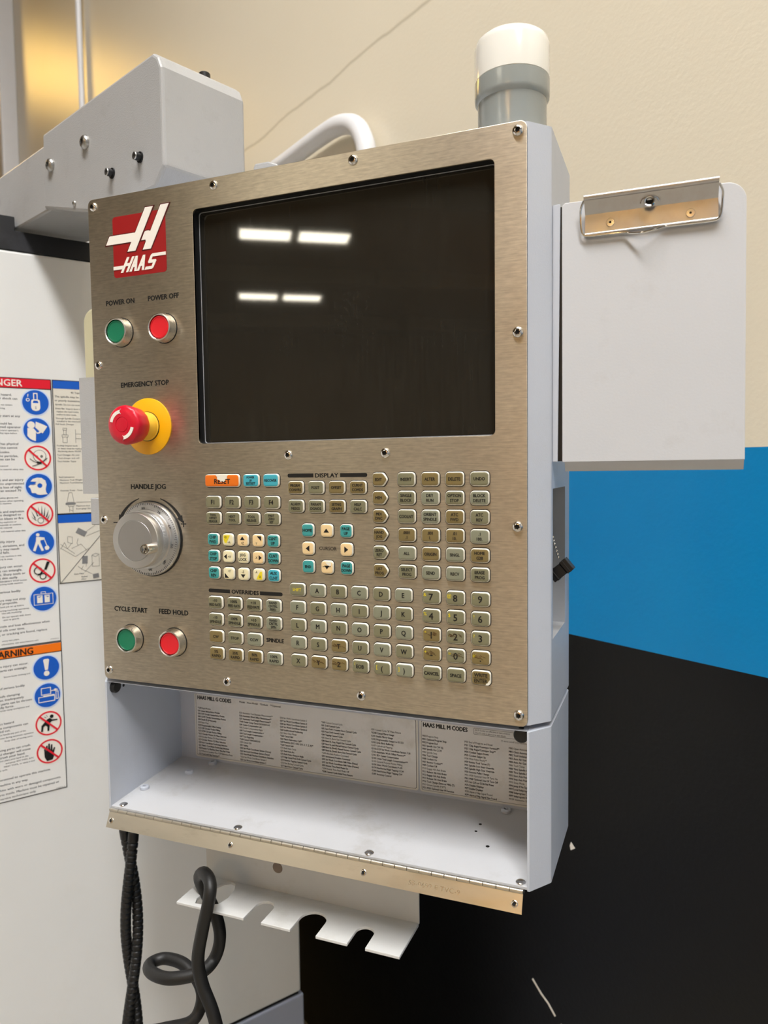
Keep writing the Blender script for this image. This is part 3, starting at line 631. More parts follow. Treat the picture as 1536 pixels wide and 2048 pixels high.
# main body: side wall with the window cut into it is built from strips
b = MB()
plan = shell_plan(); n = len(plan)
hole = (0.0285, 0.1072, 0.0735, 0.2093)
zt, zb_ = H - 0.0005, 0.0008
side_i = None
for i in range(n):
    a, c = plan[i], plan[(i + 1) % n]
    if abs(a[0] - X1) < 1e-6 and abs(c[0] - X1) < 1e-6 and abs(a[1] - c[1]) > 0.05: side_i = i; continue
    if abs(a[1] - c[1]) < 1e-6 and a[1] < 0.01 and abs(a[0] - c[0]) > 0.1:      # front: opening behind the screen
        fx = [a[0], SX0 - 0.001, SX1 + 0.001, c[0]]; fz = [zb_, SZ0 - 0.001, SZ1 + 0.001, zt]
        for q in range(3):
            for w in range(3):
                if q == 1 and w == 1: continue
                b.add([(fx[q], a[1], fz[w]), (fx[q + 1], a[1], fz[w]), (fx[q + 1], a[1], fz[w + 1]), (fx[q], a[1], fz[w + 1])], [(0, 1, 2, 3)])
        continue
    b.add([(a[0], a[1], zb_), (c[0], c[1], zb_), (c[0], c[1], zt), (a[0], a[1], zt)], [(0, 1, 2, 3)])
ya, yb = plan[side_i][1], plan[(side_i + 1) % n][1]
ys = [ya, hole[0], hole[1], yb]; zs = [zb_, hole[2], hole[3], zt]
for i in range(3):
    for j in range(3):
        if i == 1 and j == 1: continue
        b.add([(X1, ys[i], zs[j]), (X1, ys[i + 1], zs[j]), (X1, ys[i + 1], zs[j + 1]), (X1, ys[i], zs[j + 1])], [(0, 1, 2, 3)])
for z, rev in ((zt, False), (zb_, True)):
    b.add([(p[0], p[1], z) for p in plan], [tuple(range(n))[::-1] if rev else tuple(range(n))])
b.build('enclosure', 'paint', pend, sharp=25)
rc = MB(); h0, h1, h2, h3 = hole; dx = 0.04
rc.add([(X1, h0, h2), (X1, h1, h2), (X1, h1, h3), (X1, h0, h3), (X1 - dx, h0, h2), (X1 - dx, h1, h2), (X1 - dx, h1, h3), (X1 - dx, h0, h3)], [(0, 1, 5, 4), (1, 2, 6, 5), (2, 3, 7, 6), (3, 0, 4, 7), (4, 5, 6, 7)])
rec = lbl(rc.build('side_recess', 'recess', pend, recalc=False), 'rectangular side opening with connector, bead chain and hanging black cap')
MB().box(X1 - 0.0405, X1 - 0.022, 0.0905, 0.1066, 0.176, 0.200).build('connector', 'black', rec, bevel=(0.001, 1))
MB().box(X1 - 0.0222, X1 - 0.0185, 0.094, 0.1035, 0.181, 0.190).build('connector_contact', 'gold', rec)
bead = MB().lathe([(0.0001, -0.0013), (0.0009, -0.0009), (0.0013, 0), (0.0009, 0.0009), (0.0001, 0.0013)], axis='z', seg=10).mesh('chain_bead', 'chrome')
for i in range(9):
    t = i / 8; place('chain_bead', bead, rec, (X1 - 0.002 + 0.004 * t, 0.030 + 0.018 * t, 0.172 - 0.0265 * t))
cap = MB().box(-0.012, 0.004, -0.006, 0.006, -0.0062, 0.0062).box(0.0042, 0.012, -0.007, 0.007, -0.0070, 0.0070)
cap.box(-0.008, -0.006, -0.0066, 0.0066, -0.0068, 0.0068).box(0.0072, 0.0082, -0.0074, 0.0074, -0.0074, 0.0074)
co = cap.build('dust_cap', 'black', rec, (X1 + 0.004, 0.052, 0.1335), bevel=(0.0006, 1)); co.rotation_euler = (0, radians(-40), 0); co.scale = (0.9, 0.9, 0.9)

# faceplate
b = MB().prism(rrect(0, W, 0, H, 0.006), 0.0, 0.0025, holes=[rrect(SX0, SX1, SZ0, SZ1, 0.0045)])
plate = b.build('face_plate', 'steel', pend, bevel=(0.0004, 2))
uvl = plate.data.uv_layers.new(name='grain')
for lp in plate.data.loops:
    co_ = plate.data.vertices[lp.vertex_index].co; uvl.data[lp.index].uv = (co_.z, co_.x)
torx = dome(0.0048, 0.0027, 0.0021).mesh('screw', ['chrome', 'dark'])
for i, (x, z) in enumerate([(7.8, 512), (159.8, 512.1), (311.2, 512.2), (463, 512), (462.6, 344.2), (462.0, 177.2), (462.8, 10.2), (311.4, 12), (160.6, 11.4), (7.4, 10.2), (7.6, 177), (7.7, 344.3), (237.7, 243.5), (339.3, 243.5)]):
    s = place('screw', torx, plate, (x * mm, 0.0002, z * mm)); s.rotation_euler = (0, i * 1.3, 0)
def print_on_plate(s, x0, x1, z, cap, bold=0.045, mk='ink'):
    MB().text(s, (x0 + x1) / 2 * mm, z * mm, cap * mm, y=-0.00015, width=(x1 - x0) * mm, bold=bold).build('lettering', mk, plate, flat=True, recalc=False)
print_on_plate('POWER ON', 20.4, 57.6, 409.2, 5.0); print_on_plate('POWER OFF', 75.6, 114.2, 409.2, 5.0)
print_on_plate('EMERGENCY STOP', 36.6, 98.4, 321.6, 5.0); print_on_plate('HANDLE JOG', 45.4, 90.6, 213.2, 5.0)
print_on_plate('CYCLE START', 17.2, 61.4, 79.6, 5.0); print_on_plate('FEED HOLD', 77.2, 114.4, 80.0, 5.0)
print_on_plate('DISPLAY', 266.4, 290.8, 223.3, 3.9); print_on_plate('OVERRIDES', 168.8, 200.4, 105.6, 3.9)
print_on_plate('CURSOR', 269.4, 287.9, 152.9, 3.3, 0.008); print_on_plate('SPINDLE', 208.4, 228.0, 58.6, 3.8)
for x0, x1, g0, g1, z in ((236.3, 320.8, 264.4, 292.8, 223.4), (140.8, 227.8, 166.6, 202.0, 105.6)):
    for q0, q1, le in ((x0, g0, True), (g1, x1, False)):
        rr = rrect(q0 * mm, q1 * mm, (z - 1.9) * mm, (z + 1.9) * mm, 1.8 * mm)
        rr = [((q1 * mm if (le and x > (q1 - 2.2) * mm) else q0 * mm if (not le and x < (q0 + 2.2) * mm) else x), zz) for x, zz in rr]
        MB().prism(rr, -0.00015, 0.0).build('heading_bar', 'ink', plate)
DC = (0.0692, 0.1578)
for sgn, a0, a1 in ((1, 72, 32), (-1, 108, 148)):
    st = [(DC[0] + 0.0447 * cos(radians(a0 + (a1 - a0) * i / 12)), DC[1] + 0.0447 * sin(radians(a0 + (a1 - a0) * i / 12))) for i in range(13)]
    L_ = []; R_ = []
    for i, p_ in enumerate(st):
        w = 0.0004 + 0.0016 * i / 12; d = Vector((p_[0] - DC[0], p_[1] - DC[1])).normalized()
        L_.append((p_[0] + d.x * w, p_[1] + d.y * w)); R_.append((p_[0] - d.x * w, p_[1] - d.y * w))
    e = Vector((st[-1][0] - DC[0], st[-1][1] - DC[1])).normalized(); tn = Vector((e.y, -e.x)) * sgn
    tip = (st[-1][0] + tn.x * 0.008, st[-1][1] + tn.y * 0.008)
    L_.append((st[-1][0] + e.x * 0.0038, st[-1][1] + e.y * 0.0038)); R_.append((st[-1][0] - e.x * 0.0038, st[-1][1] - e.y * 0.0038))
    MB().prism(L_ + [tip] + R_[::-1], -0.00015, 0.0).build('direction_arrow', 'ink', plate)
MB().prism([(x * mm, z * mm) for x, z in [(108.4, 173.4), (111.2, 173.4), (111.2, 170.6), (112.4, 170.6), (112.4, 173.4), (115.2, 173.4), (115.2, 174.6), (112.4, 174.6), (112.4, 177.4), (111.2, 177.4), (111.2, 174.6), (108.4, 174.6)]], -0.00015, 0.0).build('plus_mark', 'ink', plate)
MB().prism([(0.0198, 0.1736), (0.0262, 0.1736), (0.0262, 0.1748), (0.0198, 0.1748)], -0.00015, 0.0).build('minus_mark', 'ink', plate)

# screen
b = MB(); n_ = 24
o1 = rrect(SX0, SX1, SZ0, SZ1, 0.0045); dpt = 0.0105
b.add([(x, 0.0024, z) for x, z in o1] + [(x, dpt, z) for x, z in o1], [(i, (i + 1) % n_, n_ + (i + 1) % n_, n_ + i) for i in range(n_)])
i1 = rrect(SX0 + 0.0014, SX1 - 0.0014, SZ0 + 0.0014, SZ1 - 0.0014, 0.002)
b.prism(o1, dpt, dpt + 0.002, holes=[i1])
bez = b.build('screen_bezel', 'black', pend, recalc=False)
MB().prism(rrect(SX0 + 0.0002, SX1 - 0.0002, SZ0 + 0.0002, SZ1 - 0.0002, 0.004), dpt + 0.0006, dpt + 0.003).build('screen_glass', 'screen', pend)
fr_ = MB().prism(rrect(SX0 + 0.0005, SX1 - 0.0005, SZ0 + 0.0005, SZ1 - 0.0005, 0.003), dpt - 0.0005, dpt + 0.0004, holes=[rrect(SX0 + 0.0011, SX1 - 0.0011, SZ0 + 0.0011, SZ1 - 0.0011, 0.003)])
fr_.build('screen_gasket', 'recess', bez)

# maker's badge
bd = MB().prism([(x, z) for x, z in rrect(0.0325, 0.1003, 0.4345, 0.4977, 0.0035)], -0.0004, 0.0)
badge = bd.build('logo_badge', 'logo_red', pend)
lbl(badge, 'red square badge with white slanted letters')
H1 = [(75.8, 502.2), (85.8, 502.2), (61.8, 459.9), (51.6, 459.9), (57.0, 469.5), (23.4, 469.4), (28.5, 478.4), (62.2, 478.4)]
H2 = [(95.4, 502.4), (105.7, 502.4), (81.6, 459.7), (71.3, 459.7), (75.6, 467.6), (75.2, 469.6), (69.8, 469.6), (74.2, 477.6), (76.4, 478.5), (79.6, 478.4), (81.6, 477.6)]
def grow(poly, g):
    P_ = [Vector(p) for p in poly]; n = len(P_); area = sum(P_[i].x * P_[(i + 1) % n].y - P_[(i + 1) % n].x * P_[i].y for i in range(n)); s = 1 if area > 0 else -1
    out = []
    for i in range(n):
        e1 = (P_[i] - P_[i - 1]).normalized(); e2 = (P_[(i + 1) % n] - P_[i]).normalized()
        n1 = Vector((e1.y, -e1.x)) * s; n2 = Vector((e2.y, -e2.x)) * s; nn = (n1 + n2); d = nn.length
        nn = nn.normalized() * min(2.2, 2 / max(d, 0.5)); out.append(tuple(P_[i] + nn * g))
    return out
for pl in (H1, H2):
    MB().prism([(x * mm, z * mm) for x, z in grow(pl, 1.0)], -0.0006, -0.0001).build('emblem_outline', 'logo_edge', badge)
    MB().prism([(x * mm, z * mm) for x, z in pl], -0.0009, -0.0005).build('emblem', 'white_ink', badge)
SH = 0.572
def sh(pts): return [((x + SH * (z - 439.0)) * mm, z * mm) for x, z in pts]
def letter(polys):
    t = MB()
    for i, pl in enumerate(polys): t.prism(pl, -0.0009 - i * 0.00002, -0.0004 - i * 0.00002)
    t.build('letter', 'white_ink', badge)
pm = lambda pts: [(x * mm, z * mm) for x, z in pts]
letter([sh([(41.8, 439), (45.0, 439), (45.0, 454.4), (41.8, 454.4)]), sh([(44.8, 445.2), (48.8, 445.2), (48.8, 448.2), (44.8, 448.2)]), sh([(48.6, 439), (51.6, 439), (51.6, 454.4), (48.6, 454.4)]), pm([(32.5, 442.7), (44.2, 442.7), (46.2, 446.3), (32.5, 446.3)])])
for a0 in (53.0, 62.6):
    letter([sh([(a0, 439), (a0 + 3.0, 439), (a0 + 3.0, 454.4), (a0, 454.4)]), pm([(a0 + 9.2, 454.4), (a0 + 11.6, 454.4), (a0 + 9.4, 439), (a0 + 6.4, 439)]), pm([(a0 + 5.0, 443.4), (a0 + 8.6, 443.4), (a0 + 9.0, 446.0), (a0 + 6.4, 446.0)])])
letter([sh([(72.8, 439), (82.0, 439), (83.4, 440.4), (83.4, 447.2), (82.0, 448.4), (76.4, 448.4), (76.4, 451.4), (81.6, 451.4)]) + pm([(100.0, 451.4), (100.0, 454.6)]) + sh([(74.6, 454.6), (73.2, 453.2), (73.2, 446.4), (74.6, 445.2), (80.2, 445.2), (80.2, 442.0), (72.8, 442.0)])])

# push buttons
def button(x, z, mk, lab):
    br = MB().lathe([(0.0150, 0), (0.0150, 0.0012), (0.0146, 0.0022), (0.0146, 0.0070), (0.0138, 0.0098), (0.0128, 0.0104), (0.0121, 0.0098), (0.0120, 0.0040)], seg=40)
    o = lbl(br.build('push_button', 'nickel', pend, (x * mm, 0, z * mm)), lab)
    MB().lathe([(0.0117, 0.003), (0.0117, 0.0082), (0.0113, 0.0090), (0.0102, 0.0093), (0.0100, 0.0089), (0.006, 0.0087)], seg=36).build('button_cap', mk, o)
    MB().lathe([(0.0157, -0.0002), (0.0157, 0.0003)], seg=36).build('gasket', 'black', o)
button(39.6, 377, 'green', 'green power button in steel bezel'); button(95.6, 377, 'red', 'red power button in steel bezel')
button(39.9, 48, 'green', 'green cycle button in steel bezel'); button(96.4, 48, 'red', 'red hold button in steel bezel')

# emergency stop
EC = (0.0706, 0.2766)
def lobes(k, t): return 1 + (0.012 * cos(12 * t) if 2 <= k <= 5 else 0)
em = MB().lathe([(0.0120, 0.0150), (0.0150, 0.0165), (0.0176, 0.0200), (0.0186, 0.0240), (0.0196, 0.0310), (0.0199, 0.0345), (0.0192, 0.0378), (0.0172, 0.0396), (0.0120, 0.0404), (0.0078, 0.0405), (0.0076, 0.0400), (0.0073, 0.0400), (0.0070, 0.0405), (0.003, 0.0406)], seg=60, rf=lobes)
est = lbl(em.build('emergency_stop_button', 'estop', pend, (EC[0], 0, EC[1])), 'red mushroom emergency stop on yellow disc')
MB().lathe([(0.0296, 0), (0.0296, 0.0010), (0.0290, 0.0014), (0.0135, 0.0014)], seg=56).build('yellow_disc', 'yellow', est)
MB().lathe([(0.0150, 0.0012), (0.0150, 0.0030), (0.0143, 0.0034), (0.0143, 0.0080), (0.0132, 0.0100), (0.0128, 0.0160), (0.010, 0.0162)], seg=40).build('collar', 'collar', est)
MB().lathe([(0.0156, 0.0012), (0.0156, 0.0019)], seg=36).build('collar_groove', 'ink', est)
for a0 in (95, 275):
    o_, i_ = [], []
    for i in range(11):
        t = radians(a0 + 72 * i / 10); o_.append((0.0150 * cos(t), 0.0150 * sin(t))); i_.append((0.0116 * cos(t), 0.0116 * sin(t)))
    # arrow notch at the leading end
    te = radians(a0 - 7); o_ = [(0.0162 * cos(te + 0.10), 0.0162 * sin(te + 0.10))] + o_
    MB().prism(o_ + i_[::-1] + [(0.0104 * cos(te + 0.10), 0.0104 * sin(te + 0.10)), (0.0133 * cos(te + 0.2), 0.0133 * sin(te + 0.2))], -0.04075, -0.0395).build('arrow_mark', 'white_ink', est)

# jog dial
dial = lbl(MB().lathe([(0.0392, 0.0006), (0.0396, 0.003), (0.0390, 0.0056), (0.0385, 0.0062), (0.030, 0.0064), (0.01, 0.0064)], seg=72).build('jog_dial', 'alu', pend, (DC[0], 0, DC[1])), 'round aluminium jog dial with crank and numbered scale')
MB().lathe([(0.0405, 0), (0.0405, 0.0010)], seg=64).build('dial_base', 'black', dial)
tk = MB()
for i in range(100):
    t = 2 * pi * i / 100; r0 = 0.0352 if i % 10 == 0 else (0.0358 if i % 5 == 0 else 0.0364); w = 0.00017
    d = Vector((cos(t), sin(t))); q = Vector((-d.y, d.x)) * w
    p0, p1 = d * r0, d * 0.0384
    tk.prism([tuple(p0 + q), tuple(p1 + q), tuple(p1 - q), tuple(p0 - q)], -0.0066, -0.0060)
for i in range(10):
    t = radians(96 + 36 * (i - 8))
    tk.text(str(i * 10) if i else '0', 0.0322 * cos(t), 0.0322 * sin(t), 0.0036, y=-0.0066, rot=t - pi / 2, squeeze=0.9, bold=0.01)
tk.build('scale_marks', 'text_dec', dial, recalc=False, flat=True)
def knurl(k, t): return 1 + (0.005 * (1 if int(t * 120 / pi + 0.5) % 2 else -1) if 3 <= k <= 4 else 0)
MB().lathe([(0.0318, 0.0062), (0.0312, 0.0078), (0.0292, 0.0082), (0.0290, 0.0086), (0.0290, 0.0150), (0.0288, 0.0152), (0.0293, 0.0160), (0.0295, 0.0236), (0.0286, 0.0250), (0.0216, 0.0252), (0.0213, 0.0247), (0.0210, 0.0247), (0.0207, 0.0251)], seg=240, rf=knurl).build('knob', 'alu', dial)
MB().lathe([(0.0208, 0.0246), (0.0208, 0.02535), (0.010, 0.0254)], seg=60).build('knob_face', 'alu2', dial)
hx, hz = 0.0236, -0.0068
MB().lathe([(0.0056, 0.0250), (0.0056, 0.0385), (0.0050, 0.0394), (0.0038, 0.0394), (0.0036, 0.0360), (0.0022, 0.0360), (0.0020, 0.0372), (0.0009, 0.0372), (0.0008, 0.034)], seg=28).build('crank_handle', 'chrome', dial, (hx, 0, hz))

# ------------------------------------------------------------------ keys
KH = 0.0030
def key_outline(kind, w, h, r, ins):
    if kind == 'arrow':
        x0, x1, z0, z1 = -w / 2 + ins, w / 2 - ins, -h / 2 + ins, h / 2 - ins
        sh_ = x1 - 0.0042; rr = max(r - ins, 0.0008); out = []
        base = [(x1, 0.0), (sh_, z1), (x0, z1), (x0, z0), (sh_, z0)]
        for i, p in enumerate(base):
            out += arc3(p, base[i - 1], base[(i + 1) % 5], {0: 0.0028, 1: 0.0035, 4: 0.0035}.get(i, rr))
        return out
    return rrect(-w / 2 + ins, w / 2 - ins, -h / 2 + ins, h / 2 - ins, max(r - ins, 0.0008), 5)
_KM = {}
def key_mesh(kind, w, h, mk):
    k = (kind, w, h, mk)
    if k in _KM: return _KM[k]
    r = 0.0034 if kind != 'sq' else 0.0036
    b = MB(); lev = [(-0.0007, 0.0002), (-0.0007, -0.0003), (0.0, -0.0003), (0.0002, -KH * 0.66), (0.0007, -KH * 0.90), (0.0014, -KH * 0.975), (0.0024, -KH)]
    ms = [1, 1, 2, 2, 0, 0]
    loops = [key_outline(kind, w, h, r, i) for i, y in lev]; n = len(loops[0])
    vs = [(x, lev[k2][1], z) for k2, l in enumerate(loops) for x, z in l]
    for k2 in range(len(lev) - 1):
        b.f += [(k2 * n + i, k2 * n + (i + 1) % n, (k2 + 1) * n + (i + 1) % n, (k2 + 1) * n + i) for i in range(n)]; b.m += [ms[k2]] * n
    b.v = vs; b.f.append(tuple((len(lev) - 1) * n + i for i in range(n))); b.m.append(0)
    _KM[k] = b.mesh('key', [mk, 'gap', 'keyside'], sharp=50)
    return _KM[k]
def key(x, z, w, h, mk, rows, cap=2.6, kind='rect', maxw=None, ink='ink', pitch=None, squeeze=0.86, bold=0.034, extra=None, small=None):
    o = place('key', key_mesh(kind, w * mm, h * mm, mk), pend, (x * mm, 0, z * mm))
    t = MB(); dx = -1.2 if kind == 'arrow' else 0
    pitch = pitch or cap * 1.62; n = len(rows); mw = (maxw or (w - 3.4)) * mm
    for i, s in enumerate(rows):
        c = cap
        if isinstance(s, tuple): s, c = s
        if s: t.text(s, dx * mm, ((n - 1) / 2 - i) * pitch * mm, c * mm, y=-KH - 0.00012, maxw=mw, squeeze=squeeze, bold=bold)
    if extra:
        for pl in extra: t.prism([(a * mm, c * mm) for a, c in pl], -KH - 0.00012, -KH + 0.0001)
    if t.v: t.build('legend', ink, o, flat=True, recalc=False)
    if small:
        s, sx_, sz_, sc = small
        MB().text(s, sx_ * mm, sz_ * mm, sc * mm, y=-KH - 0.00012, bold=0.006).build('shift_legend', 'yellow_ink', o, flat=True, recalc=False)
    return o
def scuff(o, w):
    b = MB()
    for i in range(9):
        x = random.uniform(-0.42, 0.22) * w; z = random.uniform(0.3, 3.2); l = random.uniform(1.6, 4.2); t = random.uniform(0.12, 0.38)
        b.prism([(a * mm, c * mm) for a, c in ribbon([(x, z), (x + l * 0.5, z - 0.2 * l + random.uniform(-.3, .3)), (x + l, z - 0.42 * l)], t)], -KH - 0.0002, -KH + 0.0001)
    b.build('wear_streaks', 'scuff', o)
KW, KHT = 17.2, 12.7
o = key(162.0, 219.0, 41.2, 13.0, 'orange', [], 3.8)
MB().text('RESET', 0.0006, -0.0008, 0.0047, y=-KH - 0.00012, width=0.0186, bold=0.03).build('legend', 'ink', o, flat=True, recalc=False)
MB().prism([(x * mm, z * mm) for x, z in [(-7.2, 5.6), (7.8, 5.6), (6.2, 3.6), (6.8, 2.0), (4.4, 1.4), (4.0, -0.2), (2.4, -1.2), (0.6, -0.4), (-1.0, -1.6), (-2.2, 0.6), (-4.6, 1.0), (-5.4, 2.4), (-5.0, 3.6)]], -KH - 0.00022, -KH + 0.001).build('worn_patch', 'keyside', o)
key(195.9, 218.9, KW + 1.2, 13.0, 'cyan', ['POWER', 'UP', 'RESTART'], 2.0, pitch=3.2, extra=[[(-5.6, -1.45), (5.6, -1.45), (5.6, -1.75), (-5.6, -1.75)]])
key(218.7, 218.9, KW + 0.6, 13.0, 'cyan', ['RECOVER'], 2.5, maxw=14.8)
for i, s in enumerate(('F1', 'F2', 'F3', 'F4')): key(150.6 + 22.75 * i, 197.2, KW + 0.8, KHT, 'olive', [s], 4.3, bold=0.03)
for i, s in enumerate((['TOOL', 'OFFSET', 'MEASUR'], ['NEXT', 'TOOL'], ['TOOL', 'RELEASE'], ['PART', 'ZERO', 'SET'])):
    key(150.6 + 22.75 * i, 180.9, KW + 0.8, KHT, 'olive', s, 2.4 if len(s) < 3 else 2.2, pitch=3.6 if len(s) < 3 else 3.2)
UP = lambda x, z, s: [(x - s, z - s * 0.62), (x + s, z - s * 0.62), (x, z + s * 0.72)]
DN = lambda x, z, s: [(x - s, z + s * 0.62), (x + s, z + s * 0.62), (x, z - s * 0.72)]
LF = lambda x, z, s: [(x + s * 0.62, z - s), (x + s * 0.62, z + s), (x - s * 0.72, z)]
RT = lambda x, z, s: [(x - s * 0.62, z - s), (x - s * 0.62, z + s), (x + s * 0.72, z)]
SQ = 13.2
jx = [149.6, 167.2, 184.7, 202.3, 219.8]; jz = [159.0, 141.8, 124.5]
def jog(c, r, mk, rows, cap=2.6, extra=None, pos=None):
    o = key(jx[c], jz[r], SQ + (0.6 if c in (0, 4) else 0), SQ - 0.4, mk, rows if pos is None else [], cap, 'sq', maxw=11.4 if c in (0, 4) else 9.6, extra=extra if pos is None else None)
    if pos is not None:
        t = MB()
        for s, x, z in pos: t.text(s, x * mm, z * mm, 2.4 * mm, y=-KH - 0.00014, squeeze=0.82, bold=0.008)
        for pl in extra or []: t.prism([(a * mm, b_ * mm) for a, b_ in pl], -KH - 0.00014, -KH + 0.0001)
        t.build('legend', 'ink', o, flat=True, recalc=False)
    return o
jog(0, 0, 'teal', ['CHIP', 'FWD'], 2.9); jog(0, 1, 'teal', ['CHIP', 'STOP'], 2.9); jog(0, 2, 'teal', ['CHIP', 'REV'], 2.9)
jog(4, 0, 'teal', ['CLNT', 'UP'], 2.9); jog(4, 1, 'teal', ['CLNT', 'DOWN'], 2.9); jog(4, 2, 'cyan', ['AUX', 'CLNT'], 2.9)
def yel(o, poly): MB().prism([(a * mm, c * mm) for a, c in poly], -KH - 0.0001, -KH + 0.0003).build('yellow_patch', 'yellow_ink', o)
o = jog(1, 0, 'cream', [], pos=[('+B', -2.6, 2.6), ('+A', 1.8, -2.6)]); yel(o, [(-4.6, 4.6), (3.0, 4.6), (-1.4, -3.6), (-3.4, -3.0), (-4.6, 0)])
jog(2, 0, 'peach', [], extra=[UP(0, 1.8, 2.7)], pos=[('+Z', 0, -2.9)])
jog(3, 0, 'peach', [], extra=[[(-0.6, 4.4), (4.2, 4.4), (4.2, -0.6)]], pos=[('-Y', -1.6, -2.9)])
jog(1, 1, 'cream', [], extra=[LF(-2.9, 0, 2.6)], pos=[('+X', 1.9, 0)])
jog(2, 1, 'cream', ['JOG', 'LOCK'], 2.8)
jog(3, 1, 'peach', [], extra=[RT(2.6, 0, 2.6)], pos=[('-X', -1.9, 0)])
jog(1, 2, 'cream', [], extra=[[(-4.2, -4.4), (-4.2, 0.6), (0.6, -4.4)]], pos=[('+Y', 1.2, 2.6)])
jog(2, 2, 'cream', [], extra=[DN(0, -1.8, 2.7)], pos=[('-Z', 0, 2.6)])
o = jog(3, 2, 'cream', [], pos=[('-A', -2.2, 2.8), ('-B', 1.6, -1.8)]); yel(o, [(4.4, 3.4), (4.4, -4.6), (-2.2, -4.6), (-0.6, -1.2), (2.2, 3.2)])
for i, (a, c) in enumerate(((['PRGRM', 'CONVRS'], ['ALARM', 'MESGS']), (['POSIT'], ['PARAM', 'DGNOS']), (['OFFSET'], ['SETNG', 'GRAPH']), (['CURNT', 'COMDS'], ['HELP', 'CALC']))):
    key(245.9 + 22.0 * i, 211.7, KW, KHT, 'brown' if i != 1 else 'olive', a, 2.6, pitch=4.2)
    key(245.9 + 22.0 * i, 193.6, KW, KHT, 'brown' if i == 2 else 'olive', c, 2.6, pitch=4.2)
cx = [258.3, 278.6, 299.2]; cz = [170.4, 152.7, 135.0]
key(cx[0], cz[0], SQ, SQ - 0.2, 'teal', ['HOME'], 2.9, 'sq', maxw=10.6); key(cx[1], cz[0], SQ, SQ - 0.2, 'peach', [], kind='sq', extra=[UP(0, 0, 2.9)])
key(cx[2], cz[0], SQ, SQ - 0.2, 'teal', ['PAGE', 'UP'], 2.7, 'sq', maxw=10.2, pitch=4.4)
key(cx[0], cz[1], SQ, SQ - 0.2, 'peach', [], kind='sq', extra=[LF(0, 0, 3.0)]); key(cx[2], cz[1], SQ, SQ - 0.2, 'peach', [], kind='sq', extra=[RT(0, 0, 3.0)])
key(cx[0], cz[2], SQ, SQ - 0.2, 'teal', ['END'], 2.7, 'sq', maxw=10.2)
o = key(cx[1], cz[2], SQ, SQ - 0.2, 'peach', [], kind='sq', extra=[DN(0, 0, 2.7), ribbon([(-4.4, 0.4), (-1, 1.2), (2, 0.6), (4.2, 0.9)], 0.5)])
MB().prism([(x * mm, z * mm) for x, z in [(-1.6, 5.0), (4.6, 5.0), (4.4, 2.0), (1.8, 1.4), (0.2, 2.8)]], -KH - 0.0001, -KH + 0.0006).build('worn_patch', 'keyside', o)
key(cx[2], cz[2], SQ, SQ - 0.2, 'teal', ['PAGE', 'DOWN'], 2.7, 'sq', maxw=10.2, pitch=4.4)
RZ = [219.1, 202.1, 185.0, 168.0, 151.0, 133.8]
for i, (s, mk) in enumerate(((['EDIT'], 'brown'), (['MEM'], 'brown'), (['MDI', 'DNC'], 'brown'), (['HAND', 'JOG'], 'brown'), (['ZERO', 'RET'], 'olive'), (['LIST', 'PROG'], 'brown'))):
    key(334.4, RZ[i], 15.6, KHT, mk, s, 2.6, 'arrow', maxw=9.6, pitch=4.0)
CX4 = [360.2, 383.1, 406.0, 428.8]
G4 = [[(['INSERT'], 'olive'), (['ALTER'], 'brown'), (['DELETE'], 'brown'), (['UNDO'], 'olive')],
      [(['SINGLE', 'BLOCK'], 'olive'), (['DRY', 'RUN'], 'olive2'), (['OPTION', 'STOP'], 'olive'), (['BLOCK', 'DELETE'], 'olive2')],
      [(['COOLNT'], 'olive'), (['ORIENT', 'SPINDLE'], 'olive2'), (['ATC', 'FWD'], 'brown'), (['ATC', 'REV'], 'olive')],
      [(['.0001', '.1'], 'brown'), (['.001', '1.'], 'brown'), (['.01', '10.'], 'brown'), (['.1', '100.'], 'olive2')],
      [(['ALL'], 'olive2'), (['ORIGIN'], 'brown'), (['SINGL'], 'olive2'), (['HOME', 'G28'], 'brown')],
      [(['SELECT', 'PROG'], 'olive'), (['SEND'], 'olive2'), (['RECV'], 'olive2'), (['ERASE', 'PROG'], 'olive')]]
for r in range(6):
    for c in range(4): key(CX4[c], RZ[r], KW + 0.1, KHT + 0.2, G4[r][c][1], G4[r][c][0], 2.7, pitch=4.4, maxw=13.4)
OX = [150.2, 173.0, 195.8, 218.4]; OZ = [93.8, 76.2, 58.4, 40.7]
OV = [[(['-10', 'FEED RATE'], 'olive'), (['100%', 'FEED RATE'], 'olive'), (['+10', 'FEED RATE'], 'olive'), (['HAND', 'CNTRL', 'FEED'], 'olive2')],
      [(['-10', 'SPINDLE'], 'olive'), (['100%', 'SPINDLE'], 'olive'), (['+10', 'SPINDLE'], 'olive'), (['HAND', 'CNTRL', 'SPIN'], 'olive2')],
      [(['CW'], 'brown'), (['STOP'], 'olive'), (['CCW'], 'olive2'), None],
      [(['5%', 'RAPID'], 'brown'), (['25%', 'RAPID'], 'brown'), (['50%', 'RAPID'], 'brown'), (['100%', 'RAPID'], 'olive2')]]
for r in range(4):
    for c in range(4):
        if OV[r][c]:
            s, mk = OV[r][c]
            key(OX[c], OZ[r], KW + 0.2, KHT + 0.4, mk, s, 2.7 if len(s) < 3 else 2.5, pitch=4.4 if len(s) < 3 else 3.4, maxw=13.6, squeeze=1.0 if len(s) == 1 or '%' in s[0] or '10' in s[0] else 0.86)
LX = [245.6, 267.6, 289.7, 311.8, 334.2, 356.3]; LZ = [111.8, 94.2, 76.6, 59.0, 41.2]
rows = ['#ABCDE', 'FGHIJK', 'LMNOPQ', 'RSTUVW', 'XYZ;()']
